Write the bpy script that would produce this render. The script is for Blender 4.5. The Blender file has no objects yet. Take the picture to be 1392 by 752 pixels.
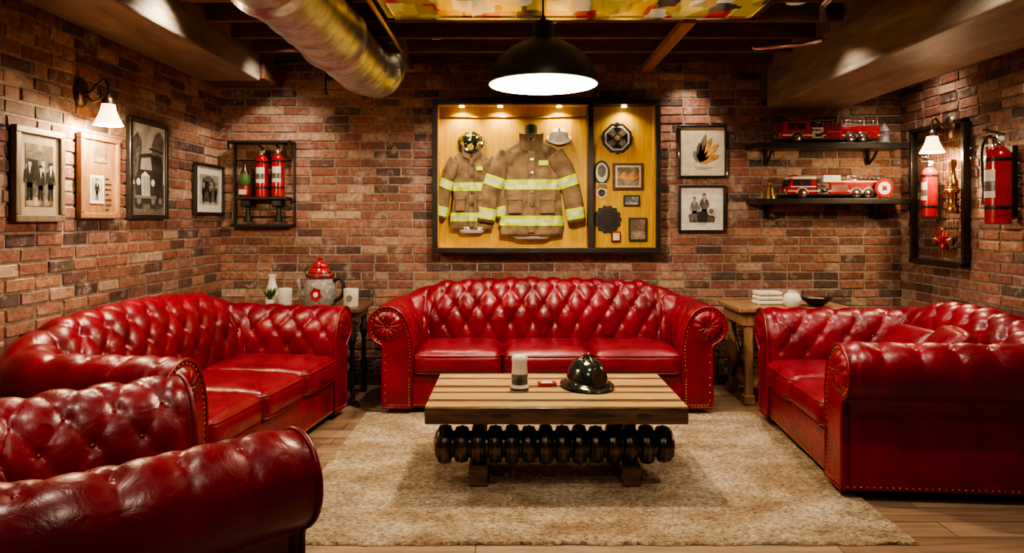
import bpy, math, random
from mathutils import Vector, Matrix, noise
random.seed(7)
pi=math.pi
F=940.0; EYE=1.35; HY=300.0
BY=5.70; LX=-2.40; RX=3.21; FY=-1.3
JZ=2.61; CZ=2.86
C=bpy.context.scene.collection
try: bpy.context.scene.view_settings.look='AgX - Medium High Contrast'
except Exception as ex: print(ex)
def bw(x,y,Y=BY):           # survey reading -> metres on a plane parallel to the back wall
    return ((x-696)*Y/F, EYE-(y-HY)*Y/F)
# ------------------------------------------------------------ materials
def newmat(name):
    m=bpy.data.materials.new(name); m.use_nodes=True
    nt=m.node_tree; b=nt.nodes['Principled BSDF']; return m,nt,b
def N(nt,t,**k):
    n=nt.nodes.new(t)
    for a,v in k.items(): setattr(n,a,v)
    return n
def ramp(nt,stops,interp='LINEAR'):
    r=N(nt,'ShaderNodeValToRGB'); e=r.color_ramp; e.interpolation=interp
    e.elements[0].position=stops[0][0]; e.elements[0].color=(*stops[0][1],1)
    e.elements[1].position=stops[-1][0]; e.elements[1].color=(*stops[-1][1],1)
    for p,c in stops[1:-1]:
        x=e.elements.new(p); x.color=(*c,1)
    return r
def bump(nt,b,src,strength,dist=.01,prev=None):
    n=N(nt,'ShaderNodeBump'); n.inputs['Strength'].default_value=strength; n.inputs['Distance'].default_value=dist
    nt.links.new(src,n.inputs['Height'])
    if prev: nt.links.new(prev,n.inputs['Normal'])
    nt.links.new(n.outputs[0],b.inputs['Normal']); return n.outputs[0]
def simple(name,col,rough=.5,metal=0,var=.15,scale=20,bmp=.1,coat=0,emit=None,es=0,bd=.003):
    m,nt,b=newmat(name)
    tc=N(nt,'ShaderNodeTexCoord'); no=N(nt,'ShaderNodeTexNoise'); no.inputs['Scale'].default_value=scale; no.inputs['Detail'].default_value=4
    nt.links.new(tc.outputs['Object'],no.inputs['Vector'])
    lo=[max(0,c*(1-var)) for c in col]; hi=[min(1,c*(1+var)) for c in col]
    r=ramp(nt,[(.3,lo),(.7,hi)]); nt.links.new(no.outputs[0],r.inputs[0]); nt.links.new(r.outputs[0],b.inputs['Base Color'])
    b.inputs['Roughness'].default_value=rough; b.inputs['Metallic'].default_value=metal
    b.inputs['Coat Weight'].default_value=coat; b.inputs['Coat Roughness'].default_value=.1
    if bmp: bump(nt,b,no.outputs[0],bmp,bd)
    if emit: b.inputs['Emission Color'].default_value=(*emit,1); b.inputs['Emission Strength'].default_value=es
    return m
def leather():
    m,nt,b=newmat('red_leather')
    tc=N(nt,'ShaderNodeTexCoord')
    n1=N(nt,'ShaderNodeTexNoise'); n1.inputs['Scale'].default_value=5; n1.inputs['Detail'].default_value=5
    n2=N(nt,'ShaderNodeTexNoise'); n2.inputs['Scale'].default_value=12; n2.inputs['Detail'].default_value=6; n2.inputs['Distortion'].default_value=1.2
    v=N(nt,'ShaderNodeTexVoronoi'); v.inputs['Scale'].default_value=260
    n4=N(nt,'ShaderNodeTexNoise',noise_type='RIDGED_MULTIFRACTAL') 
    n4.inputs['Scale'].default_value=7; n4.inputs['Detail'].default_value=4; n4.inputs['Distortion'].default_value=.6
    for n in (n1,n2,v,n4): nt.links.new(tc.outputs['Object'],n.inputs['Vector'])
    r=ramp(nt,[(.3,(.105,.0006,.0075)),(.55,(.185,.0011,.0125)),(.75,(.245,.0025,.018))]); nt.links.new(n1.outputs[0],r.inputs[0])
    nt.links.new(r.outputs[0],b.inputs['Base Color'])
    rr=N(nt,'ShaderNodeMapRange'); rr.inputs['From Min'].default_value=.3; rr.inputs['From Max'].default_value=.7; rr.inputs['To Min'].default_value=.26; rr.inputs['To Max'].default_value=.42
    nt.links.new(n2.outputs[0],rr.inputs[0]); nt.links.new(rr.outputs[0],b.inputs['Roughness'])
    b.inputs['Coat Weight'].default_value=.10; b.inputs['Coat Roughness'].default_value=.22
    p=bump(nt,b,n2.outputs[0],.35,.014)
    p=bump(nt,b,n4.outputs[0],.09,.008,p)
    bump(nt,b,v.outputs['Distance'],.08,.002,p)
    return m
def brickmat():
    m,nt,b=newmat('brick')
    g=N(nt,'ShaderNodeNewGeometry'); tc=N(nt,'ShaderNodeTexCoord')
    r=ramp(nt,[(0,(.13,.062,.046)),(.10,(.25,.10,.068)),(.28,(.34,.148,.10)),(.43,(.22,.097,.070)),(.58,(.39,.195,.13)),(.72,(.30,.145,.105)),(.84,(.46,.30,.21)),(.93,(.10,.06,.05))],'CONSTANT')
    nt.links.new(g.outputs['Random Per Island'],r.inputs[0])
    n=N(nt,'ShaderNodeTexNoise'); n.inputs['Scale'].default_value=30; n.inputs['Detail'].default_value=8; n.inputs['Roughness'].default_value=.7
    n3=N(nt,'ShaderNodeTexNoise'); n3.inputs['Scale'].default_value=6; n3.inputs['Detail'].default_value=8; n3.inputs['Roughness'].default_value=.8
    n5=N(nt,'ShaderNodeTexNoise'); n5.inputs['Scale'].default_value=1.3; n5.inputs['Detail'].default_value=3
    for q in (n,n3,n5): nt.links.new(tc.outputs['Object'],q.inputs['Vector'])
    mul=N(nt,'ShaderNodeMixRGB',blend_type='MULTIPLY'); mul.inputs[0].default_value=.9
    rn=ramp(nt,[(.32,(.42,.40,.38)),(.6,(1.2,1.15,1.1))]); nt.links.new(n.outputs[0],rn.inputs[0])
    nt.links.new(r.outputs[0],mul.inputs[1]); nt.links.new(rn.outputs[0],mul.inputs[2])
    mx=N(nt,'ShaderNodeMixRGB'); rm=ramp(nt,[(.53,(0,0,0)),(.64,(.85,.85,.85))]); nt.links.new(n3.outputs[0],rm.inputs[0])
    nt.links.new(rm.outputs[0],mx.inputs[0]); nt.links.new(mul.outputs[0],mx.inputs[1]); mx.inputs[2].default_value=(.46,.37,.29,1)
    m3=N(nt,'ShaderNodeMixRGB',blend_type='MULTIPLY'); m3.inputs[0].default_value=1; r5=ramp(nt,[(.35,(.70,.69,.68)),(.65,(1.15,1.15,1.15))]); nt.links.new(n5.outputs[0],r5.inputs[0])
    nt.links.new(mx.outputs[0],m3.inputs[1]); nt.links.new(r5.outputs[0],m3.inputs[2])
    nt.links.new(m3.outputs[0],b.inputs['Base Color']); b.inputs['Roughness'].default_value=.75
    bump(nt,b,n.outputs[0],.8,.012)
    return m
def woodmat(name,c1,c2,scale=(1,12,12),rough=.4,coat=.1):
    m,nt,b=newmat(name)
    tc=N(nt,'ShaderNodeTexCoord'); mp=N(nt,'ShaderNodeMapping'); mp.inputs['Scale'].default_value=scale
    nt.links.new(tc.outputs['Object'],mp.inputs[0])
    n=N(nt,'ShaderNodeTexNoise'); n.inputs['Scale'].default_value=3; n.inputs['Detail'].default_value=7; n.inputs['Distortion'].default_value=1.2
    nt.links.new(mp.outputs[0],n.inputs['Vector'])
    r=ramp(nt,[(.3,c1),(.68,c2)]); nt.links.new(n.outputs[0],r.inputs[0])
    nt.links.new(r.outputs[0],b.inputs['Base Color']); b.inputs['Roughness'].default_value=rough; b.inputs['Coat Weight'].default_value=coat
    bump(nt,b,n.outputs[0],.25,.004)
    return m
def photomat(name,stops,scale=9):
    m,nt,b=newmat(name); tc=N(nt,'ShaderNodeTexCoord')
    n=N(nt,'ShaderNodeTexNoise'); n.inputs['Scale'].default_value=scale; n.inputs['Detail'].default_value=8; n.inputs['Roughness'].default_value=.65; n.inputs['Distortion'].default_value=1.0
    nt.links.new(tc.outputs['Object'],n.inputs['Vector']); r=ramp(nt,stops); nt.links.new(n.outputs[0],r.inputs[0]); nt.links.new(r.outputs[0],b.inputs['Base Color'])
    b.inputs['Roughness'].default_value=.3; return m
M={}
M['leather']=leather(); M['brick']=brickmat()
M['mortar']=simple('mortar',(.29,.235,.185),.95,var=.35,scale=30,bmp=.6,bd=.01)
M['black']=simple('black_metal',(.012,.011,.011),.45,.3)
M['blackwood']=woodmat('black_wood',(.008,.007,.007),(.022,.017,.014),(1,10,10),.4)
M['white']=simple('white_ceramic',(.72,.68,.6),.3)
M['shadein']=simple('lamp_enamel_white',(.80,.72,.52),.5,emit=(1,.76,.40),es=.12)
M['grey']=simple('grey_stoneware',(.24,.235,.225),.4,var=.5,scale=40)
M['red']=simple('red_enamel',(.34,.005,.008),.22,coat=.5)
M['dkred']=simple('dark_red',(.18,.008,.008),.4)
M['brass']=simple('brass',(.62,.40,.14),.28,1)
M['bronze']=simple('aged_bronze',(.18,.125,.08),.36,1,var=.5,scale=30,bmp=.3)
M['gun']=simple('gunmetal',(.085,.075,.066),.30,.9,var=.6,scale=25,bmp=.3)
M['chrome']=simple('chrome',(.75,.74,.72),.15,1)
M['glassdark']=simple('dark_window',(.02,.025,.03),.08,0)
M['rubber']=simple('rubber',(.012,.012,.012),.6)
M['case']=woodmat('ochre_panel',(.48,.25,.010),(.66,.38,.020),(8,8,1),.5)
M['tan']=simple('turnout_cloth',(.165,.108,.052),.85,var=.5,scale=11,bmp=.6,bd=.014)
M['hiviz']=simple('lime_tape',(.48,.62,.003),.5,emit=(.6,.8,.0),es=.10)
M['silver']=simple('reflective_tape',(.50,.50,.48),.35)
M['dkcloth']=simple('dark_cloth',(.018,.018,.02),.8)
M['yellow']=simple('yellow_enamel',(.70,.62,.01),.35,emit=(.7,.65,0),es=.05)
M['wood']=woodmat('oak_frame',(.20,.10,.045),(.40,.22,.11),(12,12,2),.4)
M['greywood']=woodmat('weathered_frame',(.10,.075,.05),(.22,.165,.11),(12,12,2),.5)
M['walnut']=woodmat('walnut',(.05,.022,.012),(.14,.07,.035),(2,12,12),.4)
M['joist']=woodmat('joist_timber',(.075,.034,.019),(.20,.095,.048),(1.5,12,12),.7,0)
M['pine']=woodmat('pine_brace',(.28,.12,.045),(.42,.2,.08),(12,2,12),.6)
M['foot']=woodmat('mahogany',(.08,.02,.01),(.2,.06,.03),(6,6,3),.25,.4)
M['paper']=simple('cream_mat',(.60,.52,.38),.8)
M['tanmat']=simple('tan_mat',(.33,.25,.16),.8)
M['paperw']=simple('white_mat',(.70,.67,.60),.8)
M['sepia']=photomat('sepia_photo',[(.3,(.03,.022,.015)),(.48,(.16,.12,.08)),(.6,(.36,.29,.2)),(.75,(.6,.5,.36))],7)
M['bwphoto']=photomat('bw_photo',[(.3,(.02,.02,.02)),(.46,(.12,.12,.115)),(.56,(.38,.37,.35)),(.7,(.68,.67,.63))],6)
M['skyphoto']=photomat('bw_photo_sky',[(.3,(.22,.205,.18)),(.6,(.50,.47,.42))],5)
M['photodark']=photomat('photo_dark_tone',[(.35,(.006,.006,.006)),(.6,(.035,.034,.03)),(.75,(.2,.19,.18))],22)
M['phototone']=photomat('photo_mid_tone',[(.35,(.05,.045,.038)),(.6,(.17,.15,.13)),(.72,(.42,.39,.34))],25)
M['ink']=simple('ink',(.03,.027,.024),.7)
M['midink']=simple('grey_ink',(.17,.16,.14),.7)
M['gold']=simple('gold_ink',(.5,.25,.06),.6,var=.5)
M['green']=simple('leaf_green',(.06,.13,.03),.5)
M['cloth']=simple('linen',(.68,.62,.5),.9)
M['glow']=simple('glass_shade',(1,.85,.6),.4,emit=(1,.66,.30),es=4.5)
M['bulb']=simple('bulb',(1,.9,.7),.4,emit=(1,.78,.5),es=25)
M['puck']=simple('puck_glow',(1,.9,.7),.4,emit=(1,.8,.45),es=12)
def concrete(name,c1,c2):
    m,nt,b=newmat(name); tc=N(nt,'ShaderNodeTexCoord'); mp=N(nt,'ShaderNodeMapping'); mp.inputs['Scale'].default_value=(3,1,6)
    n=N(nt,'ShaderNodeTexNoise'); n.inputs['Scale'].default_value=2.5; n.inputs['Detail'].default_value=9; n.inputs['Roughness'].default_value=.65
    nt.links.new(tc.outputs['Object'],mp.inputs[0]); nt.links.new(mp.outputs[0],n.inputs['Vector'])
    r=ramp(nt,[(.3,c1),(.7,c2)]); nt.links.new(n.outputs[0],r.inputs[0]); nt.links.new(r.outputs[0],b.inputs['Base Color'])
    b.inputs['Roughness'].default_value=.5; bump(nt,b,n.outputs[0],.5,.02); return m
M['concrete']=concrete('cast_concrete',(.15,.12,.09),(.40,.335,.265))
def ductmat():
    m,nt,b=newmat('duct_foil'); tc=N(nt,'ShaderNodeTexCoord'); n=N(nt,'ShaderNodeTexNoise'); n.inputs['Scale'].default_value=9; n.inputs['Detail'].default_value=5; n.inputs['Distortion'].default_value=1
    nt.links.new(tc.outputs['Object'],n.inputs['Vector'])
    r=ramp(nt,[(.35,(.46,.49,.52)),(.6,(.76,.82,.88))]); nt.links.new(n.outputs[0],r.inputs[0]); nt.links.new(r.outputs[0],b.inputs['Base Color'])
    b.inputs['Metallic'].default_value=.92; b.inputs['Roughness'].default_value=.36; bump(nt,b,n.outputs[0],.35,.012); return m
M['duct']=ductmat()
def floormat():
    m,nt,b=newmat('oak_planks'); tc=N(nt,'ShaderNodeTexCoord')
    br=N(nt,'ShaderNodeTexBrick'); br.offset=.37; br.inputs['Scale'].default_value=1; br.inputs['Brick Width'].default_value=1.5; br.inputs['Row Height'].default_value=.15
    br.inputs['Mortar Size'].default_value=.0025; br.inputs['Color1'].default_value=(.21,.13,.08,1); br.inputs['Color2'].default_value=(.35,.24,.155,1); br.inputs['Mortar'].default_value=(.04,.025,.018,1)
    nt.links.new(tc.outputs['Object'],br.inputs['Vector'])
    mp=N(nt,'ShaderNodeMapping'); mp.inputs['Scale'].default_value=(1,14,1); n=N(nt,'ShaderNodeTexNoise'); n.inputs['Scale'].default_value=3; n.inputs['Detail'].default_value=8
    nt.links.new(tc.outputs['Object'],mp.inputs[0]); nt.links.new(mp.outputs[0],n.inputs['Vector'])
    r=ramp(nt,[(.3,(.6,.6,.6)),(.7,(1.2,1.15,1.1))]); nt.links.new(n.outputs[0],r.inputs[0])
    mu=N(nt,'ShaderNodeMixRGB',blend_type='MULTIPLY'); mu.inputs[0].default_value=1
    nt.links.new(br.outputs['Color'],mu.inputs[1]); nt.links.new(r.outputs[0],mu.inputs[2]); nt.links.new(mu.outputs[0],b.inputs['Base Color'])
    b.inputs['Roughness'].default_value=.42; bump(nt,b,n.outputs[0],.15,.003); return m
M['floor']=floormat()
def rugmat():
    m,nt,b=newmat('woven_rug'); tc=N(nt,'ShaderNodeTexCoord')
    def nz(s,d,sc=(1,1,1),ro=.75):
        mp=N(nt,'ShaderNodeMapping'); mp.inputs['Scale'].default_value=sc; nt.links.new(tc.outputs['Object'],mp.inputs[0])
        n=N(nt,'ShaderNodeTexNoise'); n.inputs['Scale'].default_value=s; n.inputs['Detail'].default_value=d; n.inputs['Roughness'].default_value=ro
        nt.links.new(mp.outputs[0],n.inputs['Vector']); return n
    a=nz(2.4,10,(1,1.7,1),.74); c=nz(58,4,(.7,1.3,1)); d=nz(170,3)
    r=ramp(nt,[(.37,(.27,.18,.105)),(.47,(.40,.295,.185)),(.55,(.52,.415,.29)),(.66,(.66,.565,.43))]); nt.links.new(a.outputs[0],r.inputs[0])
    r2=ramp(nt,[(.38,(.36,.32,.28)),(.57,(1.2,1.18,1.15))]); nt.links.new(c.outputs[0],r2.inputs[0])
    mu=N(nt,'ShaderNodeMixRGB',blend_type='MULTIPLY'); mu.inputs[0].default_value=.9
    nt.links.new(r.outputs[0],mu.inputs[1]); nt.links.new(r2.outputs[0],mu.inputs[2])
    r3=ramp(nt,[(.38,(.55,.52,.48)),(.6,(1.25,1.25,1.25))]); nt.links.new(d.outputs[0],r3.inputs[0])
    mu2=N(nt,'ShaderNodeMixRGB',blend_type='MULTIPLY'); mu2.inputs[0].default_value=.85
    nt.links.new(mu.outputs[0],mu2.inputs[1]); nt.links.new(r3.outputs[0],mu2.inputs[2]); nt.links.new(mu2.outputs[0],b.inputs['Base Color'])
    b.inputs['Roughness'].default_value=.95; p=bump(nt,b,c.outputs[0],.85,.016); bump(nt,b,d.outputs[0],.7,.007,p); return m
M['rug']=rugmat()
def panelmat():
    m,nt,b=newmat('glossy_printed_panel'); tc=N(nt,'ShaderNodeTexCoord')
    mp=N(nt,'ShaderNodeMapping'); mp.inputs['Scale'].default_value=(1.6,1,1); nt.links.new(tc.outputs['Object'],mp.inputs[0])
    v=N(nt,'ShaderNodeTexVoronoi'); v.inputs['Scale'].default_value=5.5; v.inputs['Randomness'].default_value=.9; v.distance='CHEBYCHEV'
    nt.links.new(mp.outputs[0],v.inputs['Vector'])
    s=N(nt,'ShaderNodeSeparateColor'); nt.links.new(v.outputs['Color'],s.inputs[0])
    r=ramp(nt,[(0,(.6,.40,.03)),(.3,(.70,.62,.42)),(.45,(.42,.24,.02)),(.62,(.05,.04,.03)),(.72,(.5,.02,.02)),(.82,(.75,.55,.10))],'CONSTANT'); nt.links.new(s.outputs[0],r.inputs[0])
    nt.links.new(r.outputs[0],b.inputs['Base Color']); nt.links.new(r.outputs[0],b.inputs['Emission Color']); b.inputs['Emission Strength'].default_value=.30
    b.inputs['Roughness'].default_value=.1; b.inputs['Metallic'].default_value=.6; return m
M['panel']=panelmat()
M['planklight']=woodmat('maple_plank',(.36,.22,.075),(.60,.41,.16),(1.2,14,14),.3,.25)
M['plankdark']=woodmat('walnut_plank',(.045,.022,.012),(.15,.08,.04),(1.2,14,14),.3,.25)
M['slabdark']=woodmat('dark_live_edge',(.03,.014,.008),(.16,.085,.045),(1.2,10,10),.35,.3)

# ------------------------------------------------------------ geometry helpers
def mesh(name,v,f,mat,parent=None,smooth=True,loc=(0,0,0),rot=(0,0,0)):
    me=bpy.data.meshes.new(name); me.from_pydata([tuple(p) for p in v],[],f); me.update()
    if smooth: me.polygons.foreach_set('use_smooth',[True]*len(me.polygons))
    o=bpy.data.objects.new(name,me); C.objects.link(o)
    if isinstance(mat,str): mat=M[mat]
    if mat: me.materials.append(mat)
    o.location=loc; o.rotation_euler=rot
    if parent: o.parent=parent
    return o
def group(name,loc=(0,0,0),rz=0):
    e=bpy.data.objects.new(name,None); C.objects.link(e); e.location=loc; e.rotation_euler=(0,0,rz); e.empty_display_size=.1; return e
def box(name,lo,hi,mat,parent=None,bev=.004,rot=(0,0,0),seg=2):
    c=[(a+b)/2 for a,b in zip(lo,hi)]; h=[abs(b-a)/2 for a,b in zip(lo,hi)]
    v=[(sx*h[0],sy*h[1],sz*h[2]) for sx in(-1,1) for sy in(-1,1) for sz in(-1,1)]
    f=[(0,1,3,2),(4,6,7,5),(0,4,5,1),(2,3,7,6),(0,2,6,4),(1,5,7,3)]
    o=mesh(name,v,f,mat,parent,False,c,rot)
    if bev:
        m=o.modifiers.new('b','BEVEL'); m.width=min(bev,min(h)*.9); m.segments=seg
    return o
def lathe(name,prof,mat,parent=None,loc=(0,0,0),rot=(0,0,0),seg=28,sc=(1,1,1),cap=True):
    v=[];f=[]
    for r,z in prof:
        for i in range(seg):
            a=2*pi*i/seg; v.append((r*math.cos(a)*sc[0],r*math.sin(a)*sc[1],z*sc[2]))
    for j in range(len(prof)-1):
        for i in range(seg):
            k=(i+1)%seg; f.append((j*seg+i,j*seg+k,(j+1)*seg+k,(j+1)*seg+i))
    if cap:
        if prof[0][0]>1e-4: f.append(tuple(reversed(range(seg))))
        if prof[-1][0]>1e-4: f.append(tuple((len(prof)-1)*seg+i for i in range(seg)))
    o=mesh(name,v,f,mat,parent,True,loc,rot)
    m=o.modifiers.new('e','EDGE_SPLIT'); m.split_angle=math.radians(50)
    return o
def cyl(name,r,h,mat,parent=None,loc=(0,0,0),rot=(0,0,0),seg=24):
    b=min(r,h)*.08
    return lathe(name,[(r-b,-h/2),(r,-h/2+b),(r,h/2-b),(r-b,h/2)],mat,parent,loc,rot,seg)
def tubegeo(pts,r,seg=8,closed=False,off=0,rf=None):
    pts=[Vector(p) for p in pts]; n=len(pts); v=[];f=[]
    up=None
    for i,p in enumerate(pts):
        if closed: t=pts[(i+1)%n]-pts[i-1]
        else: t=pts[min(i+1,n-1)]-pts[max(i-1,0)]
        t.normalize()
        if up is None:
            up=Vector((0,0,1)) if abs(t.z)<.9 else Vector((1,0,0))
        s=t.cross(up); s.normalize(); up=s.cross(t)
        rr=rf(i/(n-1)) if rf else r
        for k in range(seg):
            a=2*pi*k/seg; v.append(p+s*math.cos(a)*rr+up*math.sin(a)*rr)
    m=n if closed else n-1
    for i in range(m):
        j=(i+1)%n
        for k in range(seg):
            l=(k+1)%seg; f.append((off+i*seg+k,off+i*seg+l,off+j*seg+l,off+j*seg+k))
    if not closed:
        f.append(tuple(off+k for k in reversed(range(seg)))); f.append(tuple(off+(n-1)*seg+k for k in range(seg)))
    return v,f
def tube(name,pts,r,mat,parent=None,seg=8,closed=False,rf=None,loc=(0,0,0)):
    v,f=tubegeo(pts,r,seg,closed,0,rf); return mesh(name,v,f,mat,parent,True,loc)
def tubes(name,lst,r,mat,parent=None,seg=6,loc=(0,0,0)):
    V=[];Fc=[]
    for pts in lst:
        v,f=tubegeo(pts,r,seg,False,len(V)); V+=v;Fc+=f
    return mesh(name,V,Fc,mat,parent,True,loc)
def boxes(name,lst,mat,parent=None,bev=0):
    V=[];Fc=[]
    for lo,hi in lst:
        o=len(V); V+=[(x,y,z) for x in(lo[0],hi[0]) for y in(lo[1],hi[1]) for z in(lo[2],hi[2])]
        Fc+=[tuple(o+i for i in q) for q in [(0,1,3,2),(4,6,7,5),(0,4,5,1),(2,3,7,6),(0,2,6,4),(1,5,7,3)]]
    o=mesh(name,V,Fc,mat,parent,False)
    if bev: m=o.modifiers.new('b','BEVEL'); m.width=bev; m.segments=2
    return o
def bez(pts,n=12):
    P=[Vector(p) for p in pts]; out=[]
    for i in range(len(P)-1):
        a=P[max(i-1,0)];b=P[i];c=P[i+1];d=P[min(i+2,len(P)-1)]
        for k in range(n):
            t=k/n; out.append(.5*((2*b)+(-a+c)*t+(2*a-5*b+4*c-d)*t*t+(-a+3*b-3*c+d)*t**3))
    out.append(P[-1]); return out
def poly(name,pts,y,mat,parent,th=.002):
    n=len(pts); v=[(x,y,z) for x,z in pts]+[(x,y-th,z) for x,z in pts]
    f=[tuple(range(n)),tuple(reversed(range(n,2*n)))]+[(i,i+n,(i+1)%n+n,(i+1)%n) for i in range(n)]
    return mesh(name,v,f,mat,parent,False)
def blobs(name,pts,r,mat,parent,axis=(0,-1,0),flat=.5):
    V=[];Fc=[]
    for p,nr in pts:
        p=Vector(p); nr=Vector(nr).normalized(); u=nr.orthogonal().normalized(); w=nr.cross(u); o=len(V)
        for rr,hh in((1,0),(.75,.6)):
            for k in range(7):
                a=2*pi*k/7; V.append(p+(u*math.cos(a)+w*math.sin(a))*r*rr+nr*r*flat*hh)
        V.append(p+nr*r*flat)
        for k in range(7):
            l=(k+1)%7; Fc.append((o+k,o+l,o+7+l,o+7+k)); Fc.append((o+7+k,o+7+l,o+14))
    return mesh(name,V,Fc,mat,parent)
def sstep(x):
    x=max(0,min(1,x)); return x*x*(3-2*x)

# ------------------------------------------------------------ room
def brick_wall(name,origin,du,nr,L,Ht):
    du=Vector(du);nr=Vector(nr);o0=Vector(origin);z=Vector((0,0,1))
    V=[];Fc=[];mi=[]
    def q(a): return o0+du*a[0]+z*a[1]+nr*a[2]
    V+=[q((0,0,0)),q((L,0,0)),q((L,Ht,0)),q((0,Ht,0)),q((0,0,-.12)),q((L,0,-.12)),q((L,Ht,-.12)),q((0,Ht,-.12))]
    Fc+=[(0,1,2,3),(7,6,5,4),(0,4,5,1),(1,5,6,2),(2,6,7,3),(3,7,4,0)]; mi+=[0]*6
    rh=.0715; bl=.212; mw=.0125
    rows=int(Ht/rh)
    for j in range(rows):
        z0=j*rh+mw/2; z1=(j+1)*rh-mw/2; s=-(j%2)*bl/2-random.random()*.02
        while s<L:
            l=bl*(1 if random.random()<.9 else .52)
            a=max(0,s+mw/2); b=min(L,s+l-mw/2); s+=l
            if b-a<.03: continue
            jt=lambda k=.0024: random.uniform(-k,k)
            d=.004+random.random()*.008; c=.004
            o=len(V)
            V+=[q((a+jt(),z0+jt(),.0)),q((b+jt(),z0+jt(),0)),q((b+jt(),z1+jt(),0)),q((a+jt(),z1+jt(),0))]
            V+=[q((a+c+jt(),z0+c+jt(),d+jt())),q((b-c+jt(),z0+c+jt(),d+jt())),q((b-c+jt(),z1-c+jt(),d+jt())),q((a+c+jt(),z1-c+jt(),d+jt()))]
            Fc+=[(o+4,o+5,o+6,o+7),(o,o+1,o+5,o+4),(o+1,o+2,o+6,o+5),(o+2,o+3,o+7,o+6),(o+3,o,o+4,o+7)]; mi+=[1]*5
    ob=mesh(name,V,Fc,'mortar',None,False); ob.data.materials.append(M['brick'])
    ob.data.polygons.foreach_set('material_index',mi)
    return ob
brick_wall('wall_back',(LX,BY,0),(1,0,0),(0,-1,0),RX-LX,CZ)
brick_wall('wall_left',(LX,FY,0),(0,1,0),(1,0,0),BY-FY,CZ)
brick_wall('wall_right',(RX,FY,0),(0,1,0),(-1,0,0),BY-FY,CZ)
brick_wall('wall_front',(LX,FY,0),(1,0,0),(0,1,0),RX-LX,CZ)
fl=box('floor',(LX-.12,FY-.12,-.1),(RX+.12,BY+.12,0),'floor',None,0)
box('ceiling',(LX-.12,FY-.12,CZ),(RX+.12,BY+.12,CZ+.1),'joist',None,0)
jl=[];y=5.60
while y>FY+.2:
    jl.append(((LX,y-.045,JZ),(RX,y,CZ))); y-=.40
boxes('ceiling_joists',jl,'joist',None,.004)
box('ceiling_brace',(1.05,4.24,JZ-.05),(1.13,5.62,JZ-.001),'pine',None,.004)
box('concrete_beam',(LX+.01,FY,2.42),(-1.93,5.30,CZ-.02),'concrete',None,.012)
box('concrete_beam_end_cap',(LX+.015,5.30,2.44),(-1.90,5.68,CZ-.02),'joist',None,.008)
box('concrete_beam.001',(2.09,FY,2.27),(2.72,5.68,CZ-.02),'concrete',None,.012)
box('baseboard_back',(LX+.02,BY-.03,0),(RX-.02,BY-.012,.09),'walnut',None,.004)
g=group('ceiling_display_panel')
box('sheet',(-.72,2.95,JZ-.028),(1.45,4.20,JZ-.012),'panel',g,.002)
boxes('rim',[((-.75,4.18,JZ-.035),(1.48,4.22,JZ-.004)),((-.75,2.93,JZ-.035),(1.48,2.97,JZ-.004)),((-.75,2.93,JZ-.035),(-.71,4.22,JZ-.004)),((1.44,2.93,JZ-.035),(1.48,4.22,JZ-.004))],'chrome',g)
# duct
pts=[(-1.03,-1.25+i*.02,2.41) for i in range(int((4.72+1.25)/.02))]
pts+=[Vector(p) for p in bez([(-1.03,4.72,2.41),(-1.01,4.93,2.42),(-.97,5.08,2.48),(-.96,5.16,2.60),(-.96,5.16,2.80)],10)]
n=len(pts)
def drf(t):
    k=t*n; return .183+.006*max(0,math.cos(k*2*pi/10))**4+(.018 if int(k)%52 in(0,1,2) else 0)
tube('air_duct',pts,.185,'duct',None,40,rf=drf)
for i,(p,r_,m_) in enumerate([([(-.80,2.5,2.585),(-.80,4.6,2.585),(-.80,5.0,2.585),(-.80,5.55,2.585)],.02,'brass'),([(1.62,3.0,2.57),(1.75,3.9,2.57),(2.0,4.4,2.57)],.026,'chrome'),([(2.02,4.5,2.53),(2.0,4.75,2.56),(1.7,4.85,2.56),(1.68,4.86,2.60)],.018,'chrome'),([(-1.85,5.4,2.58),(-1.3,5.2,2.58)],.012,'black')]):
    tube('steel_conduit' ,p,r_,m_,None)
tube('wall_hook',bez([(-1.52,5.685,2.55),(-1.52,5.64,2.52),(-1.52,5.64,2.40),(-1.50,5.62,2.38)],6),.008,'black')

# rug
rx0,rx1,ry0,ry1=-1.02,1.69,2.87,4.84
nx,ny=420,300;V=[];Fc=[]
for j in range(ny+1):
    for i in range(nx+1):
        x=rx0+(rx1-rx0)*i/nx; yy=ry0+(ry1-ry0)*j/ny
        ex=.012*noise.noise((x*6,yy*6,0))+.010*noise.noise((x*60,yy*60,0))
        e=(i in(0,nx)) or (j in(0,ny))
        V.append((x+(ex if i in(0,nx) else 0),yy+(ex if j in(0,ny) else 0),.002 if e else .014+.005*noise.noise((x*55,yy*68,3))+.002*noise.noise((x*6,yy*6,1))))
for j in range(ny):
    for i in range(nx):
        a=j*(nx+1)+i; Fc.append((a,a+1,a+nx+2,a+nx+1))
mesh('area_rug',V,Fc,'rug')

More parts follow.
